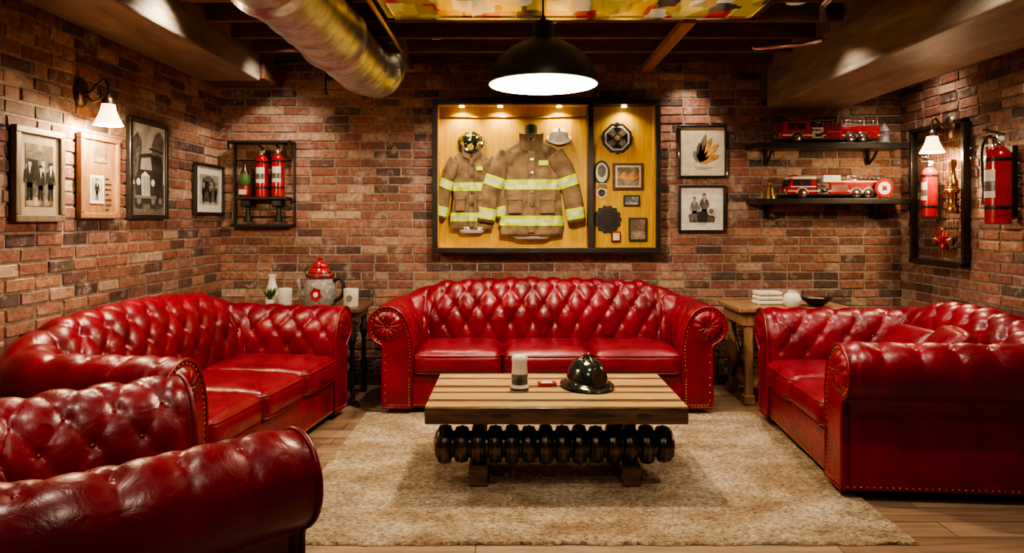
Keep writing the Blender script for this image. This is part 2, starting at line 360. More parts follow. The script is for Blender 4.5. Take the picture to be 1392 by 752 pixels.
# ------------------------------------------------------------ chesterfield
def cushion(name,cx,cy,z0,w,d,h,parent,mat='leather',bul=.03,seed=0,welt=True,loc=None,rot=None):
    n=18; hw,hd,hh=w/2,d/2,h/2; rr=min(hh*.75,.05)
    V=[];Fc=[];idx={}
    def vert(p):
        key=tuple(round(c,4) for c in p)
        if key in idx: return idx[key]
        s=[math.copysign(1-(1-abs(c))**1.5,c) if abs(c)<1 else c for c in p]
        q=Vector((s[0]*hw,s[1]*hd,s[2]*hh))
        c=Vector((max(-hw+rr,min(hw-rr,q.x)),max(-hd+rr,min(hd-rr,q.y)),max(-hh+rr,min(hh-rr,q.z))))
        dlt=q-c
        if dlt.length>1e-6: q=c+dlt.normalized()*rr if max(abs(p[0]),abs(p[1]),abs(p[2]))>=1 else q
        fx=max(0,1-s[0]**4)*max(0,1-s[1]**4)
        q.z+=bul*fx*(1 if s[2]>0 else -.4)*abs(s[2])
        q.y+=(-.5*bul)*max(0,1-s[0]**4)*max(0,1-s[2]**2)*(1 if s[1]<0 else -1)*abs(s[1])
        q+=Vector((0,0,1))*(.006*noise.noise((q.x*9+seed,q.y*9,q.z*9))-.009*abs(noise.noise((q.x*14+seed*2,q.y*7,3))))*(1 if s[2]>0 else 0)
        idx[key]=len(V); V.append(q+Vector((cx,cy,z0+hh))); return idx[key]
    for ax in range(3):
        for sg in(-1,1):
            for i in range(n):
                for j in range(n):
                    def P(a,b):
                        c=[0,0,0]; c[ax]=sg; c[(ax+1)%3]=-1+2*a/n; c[(ax+2)%3]=-1+2*b/n; return c
                    q=[vert(P(i,j)),vert(P(i+1,j)),vert(P(i+1,j+1)),vert(P(i,j+1))]
                    Fc.append(tuple(q if sg>0 else q[::-1]))
    o=mesh(name,V,Fc,mat,parent)
    if loc: o.location=loc
    if rot: o.rotation_euler=rot
    if welt:
        for zz,k in((z0+h-.022,'welt_top'),(z0+.022,'welt_low')):
            pts=[]
            for t in range(64):
                a=2*pi*t/64; c,s=math.cos(a),math.sin(a)
                e=.16; xx=math.copysign(abs(c)**e,c)*(hw-.004); yy=math.copysign(abs(s)**e,s)*(hd-.004)
                yy+=(-.4*bul)*(1-(xx/hw)**4)*(1 if yy<0 else -1)*(abs(yy)/hd)**6
                pts.append((cx+xx,cy+yy,zz))
            tube(name+'_'+k,pts,.0055,mat,parent,6,True)
    return o
def sofa(name,loc,rz,Wi,Di,arm_h,back_h,hump,nc,z_seat=.45,aarm=.015,aback=.024):
    g=group(name,loc,rz); zb=.055
    r=.132; oc=.168; rc=.08; La=(rc+.12)*pi/2; wb=Wi/2-rc; U=wb+La+Di-rc
    a_sp=Wi/max(2,round(Wi/.165)); t0=.16; db=.29; R=4
    def P_at(s):
        a=abs(s); sg=1 if s>=0 else -1
        if a<wb: return (s,Di),(0,1)
        if a<wb+La:
            th=(a-wb)/La*pi/2; nn=(sg*math.sin(th),math.cos(th)); return (sg*wb+rc*nn[0],Di-rc+rc*nn[1]),nn
        return (sg*Wi/2,Di-rc-(a-wb-La)),(sg,0)
    n1,n2,n3=34,50,8
    def prof(zc):
        A=[];
        ph=math.radians(150); P3=(oc+r*math.cos(ph),zc+r*math.sin(ph)); tn=(math.sin(ph),-math.cos(ph)); L=P3[1]-.28
        P0=(0,.28);P1=(-.012,.28+.5*L);P2=(P3[0]-.32*L*tn[0],P3[1]-.32*L*tn[1])
        for i in range(n1):
            t=i/n1;m=1-t
            p=[m**3*P0[k]+3*m*m*t*P1[k]+3*m*t*t*P2[k]+t**3*P3[k] for k in(0,1)]
            A.append((p[0],p[1],t))
        for i in range(n2):
            t=i/n2; a=math.radians(150-225*t); A.append((oc+r*math.cos(a),zc+r*math.sin(a),1+t))
        for i in range(n3+1):
            t=i/n3; z=zc-r*.99-.015; z=z+(zb-z)*t
            A.append((oc+.032,z,2+t))
        out=[]
        for i,(o,z,t) in enumerate(A):
            p=A[max(i-1,0)];q=A[min(i+1,len(A)-1)]
            tx,tz=q[0]-p[0],q[1]-p[1]; l=math.hypot(tx,tz); out.append((o,z,t,-tz/l,tx/l))
        return out
    def bk(s): return sstep((wb+La*.9-abs(s))/(La*.9+.12))
    def zc_at(s):
        b=bk(s)
        return (arm_h-r)*(1-b)+(back_h-r+hump*max(0,math.cos(pi*s/Wi))**1.2)*b
    Ns=int(2*U/.0115); V=[];Fc=[];btn=[]
    def disp(s,t):
        A=aarm+(aback-aarm)*bk(s)
        if t>1.3: A*=1-.35*sstep((t-1.3)/.3)
        tt=max(t0,min(t0+R*db,t)); k=(tt-t0)/(2*db); p=s/a_sp+k; q=s/a_sp-k
        sp=abs(math.sin(pi*p));sq=abs(math.sin(pi*q))
        h=A*((sp*sq)**.40)
        if t0-.15<t<t0+R*db+.15:
            j=round((tt-t0)/db); off=(j%2)*.5; du=(s/a_sp-off); du=(du-round(du))*a_sp; dt=(t-t0-j*db)*.42
            h-=A*.65*math.exp(-(du*du+dt*dt)/.0005)
        fade=1-sstep((t-1.55)/.3)
        if t>2: fade=0
        e=sstep((U-abs(s))/.05)
        h+=.004*noise.noise((s*7,t*5,loc[0]))
        return h*fade*e
    pr=None
    for i in range(Ns+1):
        s=-U+2*U*i/Ns; (px_,py_),(nx_,ny_)=P_at(s); pr=prof(zc_at(s))
        for o,z,t,no,nz in pr:
            h=disp(s,t); oo=o+h*no; V.append((px_+nx_*oo,py_+ny_*oo,z+h*nz))
    m=len(pr)
    for i in range(Ns):
        for j in range(m-1):
            a=i*m+j; Fc.append((a,a+1,a+m+1,a+m))
    mesh('tufted_back_and_arms',V,Fc,'leather',g)
    for j in range(R+1):
        t=t0+j*db; k=-int(U/a_sp)-1
        while k<U/a_sp+1:
            s=(k+(j%2)*.5)*a_sp; k+=1
            if abs(s)>U-.06: continue
            (px_,py_),(nx_,ny_)=P_at(s); p=prof(zc_at(s)); c=min(p,key=lambda q:abs(q[2]-t)); h=disp(s,t)+.001; oo=c[0]+h*c[3]
            btn.append(((px_+nx_*oo,py_+ny_*oo,c[1]+h*c[4]),(nx_*c[3],ny_*c[3],c[4])))
    blobs('buttons',btn,.011,'leather',g,flat=.6)
    nails=[]
    p0=prof(arm_h-r)
    for sg in(-1,1):
        out=[(sg*(Wi/2+o),z) for o,z,t,_,_ in p0]+[(sg*(Wi/2),zb)]
        k=len(out); Vf=[(x,-.02,z) for x,z in out]+[(x,.02,z) for x,z in out]
        Ff=[tuple(range(k)) if sg<0 else tuple(reversed(range(k)))]+[(i,(i+1)%k,(i+1)%k+k,i+k) for i in range(k)]
        mesh('arm_front_%s'%('l' if sg<0 else 'r'),Vf,Ff,'leather',g,False)
        tube('piping',[(x,-.02,z) for x,z in out],.009,'leather',g,8,True)
        zc=arm_h-r
        V2=[];F2=[];ng=48
        for rr_,dy in((.80,.0),(.66,.016),(.45,.024),(.22,.018),(.10,.010)):
            for q in range(ng):
                a=2*pi*q/ng; dd=dy+(.004*math.cos(a*12) if .15<rr_<.7 else 0)
                V2.append((sg*(Wi/2+oc)+r*rr_*math.cos(a),-.018-dd,zc+r*rr_*math.sin(a)))
        for jn in range(4):
            for q in range(ng): l=(q+1)%ng; F2.append((jn*ng+q,jn*ng+l,(jn+1)*ng+l,(jn+1)*ng+q))
        mesh('pleated_roll_end',V2,F2,'leather',g)
        lathe('scroll_button',[(.018,0),(.016,.008),(.001,.013)],'leather',g,(sg*(Wi/2+oc),-.022,zc),(pi/2,0,0),16)
        acc=0;last=None
        for o,z,t,no,nz in p0:
            q=(o-no*.016,z-nz*.016)
            if last: acc+=math.hypot(q[0]-last[0],q[1]-last[1])
            last=q
            if acc>.021 and not(1.95<t<2.1): acc=0; nails.append(((sg*(Wi/2+q[0]),-.021,q[1]),(0,-1,0)))
        for q in range(10): nails.append(((sg*(Wi/2+.018),-.021,zb+.02+q*.02),(0,-1,0)))
        for q in range(8): nails.append(((sg*(Wi/2+.02+q*.021),-.021,zb+.018),(0,-1,0)))
        for q in range(int((Di)/.03)): nails.append(((sg*(Wi/2+oc+.033),q*.03+.01,zb+.015),(sg,0,0)))
    q=-Wi/2+.02
    while q<Wi/2: nails.append(((q,-.012,zb+.018),(0,-1,0))); q+=.022
    blobs('nailheads',nails,.0048,'brass',g,flat=.7)
    box('front_rail',(-Wi/2-.01,-.012,zb),(Wi/2+.01,.5,.285),'leather',g,.02,seg=4)
    ol=[]
    for i in range(61):
        s=-U+2*U*i/60; (a,b),(c,d)=P_at(s); ol.append((a+c*.19,max(b+d*.19,.0)))
    k=len(ol); Vb=[(x,y,zb-.002) for x,y in ol]+[(x,y,zb+.03) for x,y in ol]
    mesh('frame_base',Vb,[tuple(range(k)),tuple(reversed(range(k,2*k)))]+[(i,i+k,(i+1)%k+k,(i+1)%k) for i in range(k)],'leather',g,False)
    cw=Wi/nc
    for i in range(nc):
        cushion('seat_cushion_%d'%(i+1),-Wi/2+cw*(i+.5),(Di-.03)/2-.012,.275,cw-.004,Di+.03,z_seat-.275-.012,g,seed=i*5+loc[0])
    for x in (-1,1):
        for yy in(.055,Di+.08):
            lathe('foot',[(.024,0),(.036,.005),(.042,.02),(.036,.036),(.030,.042),(.040,.048),(.040,.056)],'foot',g,(x*(Wi/2+.10),yy,0),(0,0,0),20)
    return g
sofa('chesterfield_sofa',(.245,4.80,0),0,1.88,.54,.75,.85,.03,3)
sofa('chesterfield_sofa.001',(-1.31,3.90,0),math.radians(82.5),1.53,.68,.75,.84,.04,3)
s3=sofa('leather_loveseat',(1.66,4.03,0),math.radians(-94.5),1.02,.84,.75,.82,.02,2)
sofa('leather_armchair',(-.945,2.27,0),math.radians(134),.60,.60,.76,.78,.0,1,aarm=.014)
for i,(lx,ly,lz,rot) in enumerate([(.02,.60,.60,(math.radians(42),0,math.radians(12))),(.28,.66,.63,(math.radians(50),0,math.radians(-14)))]):
    cushion('throw_pillow_%d'%(i+1),0,0,-.05,.38,.32,.10,s3,bul=.035,seed=i*3+1,welt=False,loc=(lx,ly,lz),rot=rot)

# ------------------------------------------------------------ coffee table
g=group('coffee_table',(.215,3.705,0))
tx,ty=.635,.365
la=[];lb=[]; yy=-ty
k=0
while yy<ty-.001:
    w=min([.09,.05,.12,.035,.08,.06,.14,.04][k%8],ty-yy)
    (lb if k%2 else la).append(((-tx+.0005,yy+.0005,.432),(tx-.0005,yy+w-.0005,.452)))
    yy+=w;k+=1
boxes('light_planks',la,'planklight',g,.0012); boxes('dark_planks',lb,'plankdark',g,.0012)
box('slab',(-tx,-ty,.368),(tx,ty,.432),'slabdark',g,.006)
box('front_edge_strip',(-tx-.002,-ty-.006,.366),(tx+.002,-ty+.004,.446),'slabdark',g,.006)
for i,(a,w_) in enumerate([(-.27,.05),(.17,.11),(.42,.04)]):
    pts=[(a+w_*math.cos(t*2*pi/14)*(1+.25*math.sin(t*3)),.408+.012*math.sin(t*2*pi/14)) for t in range(14)]
    poly('bark_knot_%d'%i,pts,-ty-.006,'ink',g,.001)
L=1.20; nd=14; st=L/nd; ry=-.17; rz_=.208
prof=[(.001,-L/2)]
for i in range(nd):
    c=-L/2+st*(i+.5); R_=[.096,.090,.098,.092][i%4]
    prof+=[(.066,c-st*.5),(.066,c-st*.44)]
    for q in range(9):
        a=pi*q/8; prof.append((R_-.014+.014*math.sin(a)**.5,c-st*.38*math.cos(a)))
    prof+=[(.066,c+st*.44)]
prof+=[(.066,L/2),(.001,L/2)]
lathe('crankshaft_lobes',prof,'gun',g,(0,ry,rz_),(0,pi/2,0),44)
for i in range(nd):
    c=-L/2+st*(i+.5); R_=[.096,.090,.098,.092][i%4]+.001
    lathe('bronze_ring',[(R_-.010,-.012),(R_,-.009),(R_+.003,0),(R_,.009),(R_-.010,.012)],'bronze',g,(c,ry,rz_),(0,pi/2,0),36)
for sg in(-1,1):
    lathe('end_hub',[(.001,-.03),(.05,-.03),(.07,-.018),(.07,.0),(.03,.014),(.001,.014)],'bronze',g,(sg*(L/2),ry,rz_),(0,pi/2*sg,0),24)
    box('foot_block',(sg*.385-.048,-.24,.0165),(sg*.385+.048,.16,.120),'slabdark',g,.008)
    box('upright',(sg*.385-.035,.02,.11),(sg*.385+.035,.12,.37),'slabdark',g,.006)
    box('saddle',(sg*.385-.028,-.20,.29),(sg*.385+.028,.12,.37),'black',g,.004)
g=group('beer_stein',(.04,3.66,.452))
lathe('body',[(.046,0),(.049,.004),(.049,.02),(.043,.03),(.042,.10),(.040,.15),(.043,.158),(.043,.172),(.036,.185),(.012,.190),(.001,.194)],'white',g)
lathe('picture_band',[(.0432,.035),(.0436,.06),(.0430,.09)],'phototone',g,cap=False)
poly('badge',[(.018*math.cos(t),.055+.02*math.sin(t)) for t in [i*pi/8 for i in range(16)]],-.043,'ink',g,.002)
tube('handle',bez([(-.010,.038,.15),(-.020,.068,.145),(-.025,.075,.10),(-.02,.066,.05),(-.010,.040,.035)],6),.006,'white',g)
lathe('base_ring',[(.0495,.006),(.051,.012),(.0495,.018)],'gun',g,cap=False)
def helmet(name,loc,s,shell,trim,shield='brass',rz=0,rx=0,parent=None,patches=None,brimmat=None):
    g=group(name,loc,rz); g.rotation_euler=(rx,0,rz)
    if parent: g.parent=parent
    V=[];Fc=[];n=40;m=12
    for j in range(m+1):
        ph=j/m*pi/2
        for i in range(n):
            a=2*pi*i/n; rr=math.cos(ph)**.75; ridge=1+.035*abs(math.cos(a*4))**8*math.sin(2*ph)
            V.append((.105*rr*math.cos(a)*ridge*s,.125*rr*math.sin(a)*ridge*s,(.02+.135*math.sin(ph)**1.1)*s))
    for j in range(m):
        for i in range(n): k=(i+1)%n; Fc.append((j*n+i,j*n+k,(j+1)*n+k,(j+1)*n+i))
    mesh('shell',V,Fc,shell,g)
    if patches:
        V=[];Fc=[]
        for ac in (.5,1.35,2.1,2.95,3.8,5.6):
            rows=[]
            for ph,wd in((.12,.30),(.35,.26),(.62,.16)):
                row=[]
                for u in(-1,0,1):
                    a=ac+u*wd; rr=math.cos(ph)**.75*1.05; row.append(len(V)); V.append((.105*rr*math.cos(a)*s,.125*rr*math.sin(a)*s,(.022+.138*math.sin(ph)**1.1)*s))
                rows.append(row)
            for j in(0,1):
                for i in(0,1): Fc.append((rows[j][i],rows[j][i+1],rows[j+1][i+1],rows[j+1][i]))
        mesh('reflective_patches',V,Fc,patches,g)
    V=[];Fc=[]
    for j,(k_,zz) in enumerate([(.98,.03),(1.02,.018),(1.18,.008),(1.28,.0),(1.28,.005),(1.18,.014),(1.0,.026)]):
        for i in range(n):
            a=2*pi*i/n; bk=1+.18*max(0,math.sin(a))
            V.append((.105*k_*math.cos(a)*s,.125*k_*math.sin(a)*bk*s,(zz+.012*abs(math.cos(a)))*s))
    for j in range(6):
        for i in range(n): k=(i+1)%n; Fc.append((j*n+i,j*n+k,(j+1)*n+k,(j+1)*n+i))
    mesh('brim',V,Fc,brimmat or shell,g)
    pts=[(0,-.095*s*math.cos(t)*1.15,(.028+.135*math.sin(t))*s) for t in [.5+i*(pi-.9)/12 for i in range(13)]]
    tube('comb',pts,.007*s,trim,g,8)
    tube('comb_cross',[(-.1*s*math.cos(t),0,(.025+.135*math.sin(t))*s) for t in [.25+i*(pi-.5)/12 for i in range(13)]],.004*s,trim,g,6)
    o=poly('front_shield',[(-.028*s,0),(-.034*s,.045*s),(-.02*s,.075*s),(0,.09*s),(.02*s,.075*s),(.034*s,.045*s),(.028*s,0),(0,-.012*s)],0,shield,g,.004*s)
    o.location=(0,-.128*s,.035*s); o.rotation_euler=(-.22,0,0)
    lathe('finial',[(.010*s,0),(.014*s,.008*s),(.009*s,.02*s),(.001,.028*s)],trim,g,(0,-.02*s,.155*s),seg=12)
    return g
M['blackgloss']=simple('black_gloss',(.010,.013,.011),.15,coat=.6,bmp=0)
M['helmwhite']=simple('white_enamel',(.92,.91,.88),.3,coat=.3,bmp=0)
helmet('leather_fire_helmet',(.405,3.73,.453),1.04,'blackgloss','gun','bronze',rz=.35)
g=group('matchbox',(.19,3.77,.452),.1)
box('sleeve',(-.05,-.028,0),(.05,.028,.016),'red',g,.002); box('label',(-.03,-.018,.016),(.03,.018,.0172),'white',g,0)

# ------------------------------------------------------------ pendant
g=group('pendant_lamp',(.17,3.78,2.10))
out=[(.300,-.005),(.300,.010),(.292,.040),(.270,.090),(.235,.140),(.185,.185),(.125,.218),(.080,.236),(.070,.245)]
inn=[(r-.006,z-.004) for r,z in out][::-1]
lathe('shade_outer',out+[(.060,.250),(.060,.32),(.055,.335),(.02,.34),(.012,.37),(.001,.37)],'black',g,seg=64,cap=False)
lathe('shade_inner',[(.298,-.005)]+inn[::-1]+[(.001,.242)],'shadein',g,seg=64,cap=False)
tube('cord',[(0,0,.36),(0,0,.47)],.006,'black',g)
lathe('socket',[(.022,.16),(.022,.24)],'black',g)
lathe('bulb',[(.001,.055),(.022,.06),(.036,.085),(.036,.10),(.022,.135),(.018,.165)],'bulb',g)
def light(name,typ,loc,e,col=(1,.76,.48),size=.05,rot=(0,0,0),spot=None,blend=.8,parent=None):
    d=bpy.data.lights.new(name,typ); d.energy=e; d.color=col
    if typ in('POINT','SPOT'): d.shadow_soft_size=size
    if typ=='AREA': d.size=size; d.shape='DISK'
    if spot: d.spot_size=math.radians(spot); d.spot_blend=blend
    o=bpy.data.objects.new(name,d); C.objects.link(o); o.location=loc; o.rotation_euler=rot
    if parent: o.parent=parent
    return o
light('pendant_bulb_light','POINT',(0,0,.02),150,(1,.81,.57),size=.045,parent=g)

def aim(o,t):
    d=Vector(t)-o.location; o.rotation_euler=d.to_track_quat('-Z','Y').to_euler()
def can(x,y,e,target=None,spot=95,col=(1,.83,.63),size=.045):
    g=group('recessed_downlight',(x,y,2.70))
    lathe('can',[(.062,-.03),(.065,-.03),(.065,.14),(.001,.15)],'black',g,seg=24,cap=False)
    lathe('lens',[(.001,.0),(.058,.0)],'puck',g,seg=24,cap=False)
    l=light('downlight_beam','SPOT',(x,y,2.69),e,col,size,spot=spot,blend=.9)
    if target: aim(l,target)
    p=l.location.copy(); l.parent=g; l.location=p-Vector((x,y,2.70))
for x,y,e,t,sp in [(-1.6,4.98,90,(-2.2,5.7,1.2),90),(-.55,4.98,95,(-.4,5.4,.7),95),(.25,4.58,95,(.25,5.1,.5),95),(1.5,5.38,60,(1.35,5.7,1.6),75),(2.92,4.98,60,(2.95,5.4,1.0),105),
    (-1.75,3.78,165,(-2.05,3.8,.5),110),(-1.5,1.78,105,(-1.4,2.3,.5),95),(1.72,4.18,130,(2.2,4.2,.4),95),(1.8,2.58,135,(2.1,3.4,.5),100),(.3,2.18,95,(.3,3.6,0),105),(2.95,3.4,75,(3.1,4.3,1.4),95),(-.3,.6,90,(-.2,2.8,.3),95)]:
    can(x,y,e,t,sp)

# ------------------------------------------------------------ display case
cx0,cz1=bw(588,135,5.56); cx1,cz0=bw(898,344,5.56)
W=cx1-cx0; Hc=cz1-cz0; dep=.14
g=group('display_case',((cx0+cx1)/2,BY-.016,(cz0+cz1)/2))
w2,h2=W/2,Hc/2; ft=.042
box('back_panel',(-w2+.02,-.02,-h2+.02),(w2-.02,0,h2-.02),'case',g,0)
boxes('case_frame',[((-w2,-dep,h2-ft),(w2,0,h2)),((-w2,-dep,-h2),(w2,0,-h2+ft)),((-w2,-dep,-h2+ft),(-w2+ft,0,h2-ft)),((w2-ft,-dep,-h2+ft),(w2,0,h2-ft))],'blackwood',g,.004)
dv=((803-743)/310)*W
box('divider',(dv-.022,-dep,-h2+ft),(dv+.022,-.02,h2-ft),'blackwood',g,.003)
boxes('inner_lining',[((-w2+ft,-dep+.02,h2-ft-.006),(dv-.022,-.02,h2-ft)),((-w2+ft,-dep+.02,-h2+ft),(dv-.022,-.02,-h2+ft+.006)),((-w2+ft,-dep+.02,-h2+ft),(-w2+ft+.006,-.02,h2-ft)),((w2-ft-.006,-dep+.02,-h2+ft),(w2-ft,-.02,h2-ft))],'case',g)
def cpos(x,y):
    X,Z=bw(x,y,5.60); return X-g.location.x, Z-g.location.z
CG=g
for x in(628,680,760,848):
    X,Z=cpos(x,150)
    cyl('puck_light',.022,.012,'puck',CG,(X,-.10,h2-ft-.012))
    light('case_led','SPOT',(X,-.105,h2-ft-.025),12 if x<800 else 7,(1,.84,.45),.012,(math.radians(10),0,0),140,.8,parent=CG)
tube('hanging_rail',[(-w2+ft,-.03,h2-.13),(dv-.02,-.03,h2-.13)],.005,'brass',CG)
def loft(name,secs,mat,parent,n=36,wr=.008,k=1.0,cap=True,seed=0,e=.8):
    V=[];Fc=[]
    for c,hw,hd,ax in secs:
        c=Vector(c); ax=Vector(ax).normalized(); dp=Vector((0,1,0))
        for i in range(n):
            a=2*pi*i/n; ca,sa=math.cos(a),math.sin(a)
            q=c+ax*(math.copysign(abs(ca)**e,ca)*hw*k)+dp*(math.copysign(abs(sa)**e,sa)*hd*k)
            q+=dp*wr*(noise.noise((q.x*14+seed,q.z*6,seed))+.6*noise.noise((q.x*30,q.z*22,seed)))-dp*(.0 if k==1 else .001)
            V.append(q)
    m=len(secs)
    for j in range(m-1):
        for i in range(n):
            l=(i+1)%n; Fc.append((j*n+i,j*n+l,(j+1)*n+l,(j+1)*n+i))
    if cap: Fc.append(tuple(reversed(range(n)))); Fc.append(tuple((m-1)*n+i for i in range(n)))
    return mesh(name,V,Fc,mat,parent)
def interp(keys,t):
    for a,b in zip(keys[:-1],keys[1:]):
        if t<=b[0]:
            u=(t-a[0])/(b[0]-a[0]); return [a[i]+(b[i]-a[i])*u for i in range(1,len(a))]
    return list(keys[-1][1:])
def coat(px_,hz,s,seed,half=False,name='turnout_coat'):
    cg=group(name,(CG.location.x+px_,CG.location.y-.085,CG.location.z+hz))
    K=[(0,.26,.045),(.1,.262,.05),(.3,.24,.05),(.5,.23,.05),(.66,.235,.048),(.72,.21,.045),(.77,.13,.045),(.80,.085,.042)]
    def bsec(z):
        hw,hd=interp([(a,b,c) for a,b,c in K],z); return ((.008*math.sin(z*5),0,z*s),hw*s,hd*s,(1,0,0))
    loft('body',[bsec(i*.80/40) for i in range(41)],'tan',cg,72,.022,seed=seed)
    def band(nm,z0,z1,m): loft(nm,[bsec(z0+(z1-z0)*i/3) for i in range(4)],m,cg,72,.022,k=1.03,cap=False,seed=seed)
    for i,(z0) in enumerate((.08,.38)):
        band('tape_lo_%d'%i,z0,z0+.030,'hiviz'); band('tape_mid_%d'%i,z0+.030,z0+.054,'silver'); band('tape_hi_%d'%i,z0+.054,z0+.084,'hiviz')
    for sg in(-1,1):
        KS=[(0,.19*sg,.68),(.3,.275*sg,.55),(.6,.335*sg,.37),(1,.38*sg,.11)]
        def ssec(t):
            x,z=interp(KS,t); x2,z2=interp(KS,min(1,t+.02)); x1,z1=interp(KS,max(0,t-.02)); d=Vector((x2-x1,0,z2-z1)).normalized(); rr=.085-.012*t
            ax=Vector((-d.z,0,d.x)); return ((x*s,-.01,z*s),rr*s,rr*.7*s,ax)
        loft('sleeve',[ssec(i/30) for i in range(31)],'tan',cg,30,.018,seed=seed+sg)
        for t0_,t1_ in((.40,.54),(.82,.96)):
            for q,(m_) in enumerate(('hiviz','silver','hiviz')):
                a=t0_+(t1_-t0_)*q/3; loft('sleeve_tape',[ssec(a+(t1_-t0_)/3*i/2) for i in range(3)],m_,cg,30,.018,k=1.05,cap=False,seed=seed+sg)
        box('pocket',(sg*.135*s-.06*s,-.072,.18*s),(sg*.135*s+.06*s,-.045,.31*s),'tan',cg,.008)
        box('pocket_flap',(sg*.135*s-.064*s,-.078,.29*s),(sg*.135*s+.064*s,-.047,.34*s),'tan',cg,.006)
    box('placket',(-.03*s,-.066,.02),(.03*s,-.045,.70*s),'tan',cg,.006)
    for q,(z0,z1,mm) in enumerate([(.08,.11,'hiviz'),(.11,.134,'silver'),(.134,.164,'hiviz'),(.38,.41,'hiviz'),(.41,.434,'silver'),(.434,.464,'hiviz')]):
        box('placket_tape_%d'%q,(-.031*s,-.068,z0*s),(.031*s,-.05,z1*s),mm,cg,0)
    for zz in(.25,.36,.52,.63):
        box('clasp',(-.012,-.072,zz*s-.012),(.022,-.06,zz*s+.012),'gun',cg,.003)
    lathe('collar_stand',[(.080,-.02),(.085,.03),(.095,.06),(.088,.062),(.07,.03)],'tan',cg,(0,-.0,.78*s),sc=(1,.5,1),cap=False)
    for sg in(-1,1):
        poly('collar_flap',[(sg*.01,.68*s),(sg*.09,.72*s),(sg*.10,.85*s),(sg*.05,.83*s),(sg*.02,.78*s)],-.052,'tan',cg,.008)
    box('chest_label',(.06*s,-.066,.58*s),(.14*s,-.05,.62*s),'hiviz',cg,.002)
    loft('hem_lining',[((0,0,-.03),.13*s,.03,(1,0,0)),((0,0,.02),.2*s,.035,(1,0,0))],'silver',cg,24,.004)
    lathe('hanger_neck',[(.05,-.05),(.046,.03),(.052,.07),(.05,.10),(.02,.115),(.001,.115)],'dkcloth',cg,(0,-.005,.81*s),sc=(1,.8,1))
    return cg
x_,z_=cpos(722,320); coat(x_,z_,.97,3.3)
x_,z_=cpos(641,312); c2=coat(x_+.0,z_,.82,8.1); c2.location.y+=.012; c2.scale=(.80,.8,1.0)
def onwall(name,x,y,dy=.06):
    X,Z=cpos(x,y); return (CG.location.x+X,CG.location.y-dy,CG.location.z+Z)
hg=helmet('firefighter_helmet',onwall('',640,193,.05),.82,'blackgloss','yellow','yellow',rx=.85,patches='yellow'); hg.scale=(1,.95,.62)
lathe('mount_peg',[(.01,0),(.01,.06)],'black',CG,(cpos(640,186)[0],-.02,cpos(640,186)[1]),(pi/2,0,0))
hg=helmet('firefighter_helmet.001',onwall('',760,189,.045),.76,'helmwhite','helmwhite','paperw',rx=.70); hg.scale=(1,.62,.85)
lathe('mount_peg_2',[(.01,0),(.01,.06)],'black',CG,(cpos(760,182)[0],-.02,cpos(760,182)[1]),(pi/2,0,0))
def disc(nm,x,y,rx_,rz_,mat,d0=.02,th=.02,sides=28,parent=CG):
    X,Z=cpos(x,y); return poly(nm,[(X+rx_*math.cos(2*pi*i/sides+pi/8),Z+rz_*math.sin(2*pi*i/sides+pi/8)) for i in range(sides)],-d0,mat,parent,th)
disc('octagon_badge',840,187,.128,.128,'blackwood',.02,.02,8); disc('octagon_face',840,187,.108,.108,'silver',.04,.004,8)
disc('octagon_inner',840,187,.092,.092,'gun',.044,.006,8)
X,Z=cpos(840,187)
for i in range(4):
    a=i*pi/2+pi/4
    poly('badge_cross_%d'%i,[(X+.02*math.cos(a-.9),Z+.02*math.sin(a-.9)),(X+.085*math.cos(a-.35),Z+.085*math.sin(a-.35)),(X+.085*math.cos(a+.35),Z+.085*math.sin(a+.35)),(X+.02*math.cos(a+.9),Z+.02*math.sin(a+.9))],-.05,'phototone',CG,.006)
    a=i*pi/2
    box('corner_stud_%d'%i,(X+.115*math.cos(a)-.014,-.055,Z+.115*math.sin(a)-.014),(X+.115*math.cos(a)+.014,-.03,Z+.115*math.sin(a)+.014),'blackwood',CG,.004)
disc('badge_hub',840,187,.034,.034,'ink',.056,.006); disc('badge_hub_core',840,187,.02,.02,'gold',.062,.003)
disc('oval_plaque',819,234,.066,.098,'ink',.02,.015); disc('oval_face',819,234,.05,.08,'paper',.035,.003); disc('oval_scene',819,232,.034,.05,'phototone',.038,.002)
disc('medal',819,262,.045,.045,'paperw',.02,.015,6); disc('medal_core',819,262,.03,.03,'gun',.035,.003)
disc('round_plaque',827,298,.105,.105,'ink',.02,.02,24); disc('round_ring',827,298,.085,.085,'blackwood',.04,.006)
X,Z=cpos(827,298)
for i in range(5):
    box('engraving_%d'%i,(X-.045+.01*abs(i-2),-.05,Z+.035-i*.02),(X+.045-.01*abs(i-2),-.046,Z+.042-i*.02),'bronze',CG,0)
for i in range(14):
    a=2*pi*i/14; box('rope_edge_%d'%i,(X+.102*math.cos(a)-.012,-.04,Z+.102*math.sin(a)-.012),(X+.102*math.cos(a)+.012,-.02,Z+.102*math.sin(a)+.012),'blackwood',CG,.006)
def mini(nm,x0,y0,x1,y1,fm,im,b=.014):
    X0,Z1=cpos(x0,y0);X1,Z0=cpos(x1,y1)
    box(nm,(X0,-.045,Z0),(X1,-.02,Z1),fm,CG,.004); box(nm+'_picture',(X0+b,-.048,Z0+b),(X1-b,-.044,Z1-b),im,CG,0)
    return X0,Z0,X1,Z1
a=mini('walnut_plaque',834,221,876,258,'walnut','paper',.022)
X0,Z0,X1,Z1=a
box('plaque_photo',(X0+.035,-.05,Z0+.035),(X1-.035,-.047,Z1-.035),'sepia',CG,0)
poly('eagle',[(X0+.04,Z0+.1),(X0+.09,Z0+.15),(X0+.125,Z0+.12),(X0+.17,Z0+.155),(X1-.04,Z0+.1),(X0+.14,Z0+.07)],-.050,'gold',CG,.003)
mini('photo_small',849,265,871,280,'ink','bwphoto',.012)
mini('photo_tall',856,296,881,328,'ink','sepia',.016)
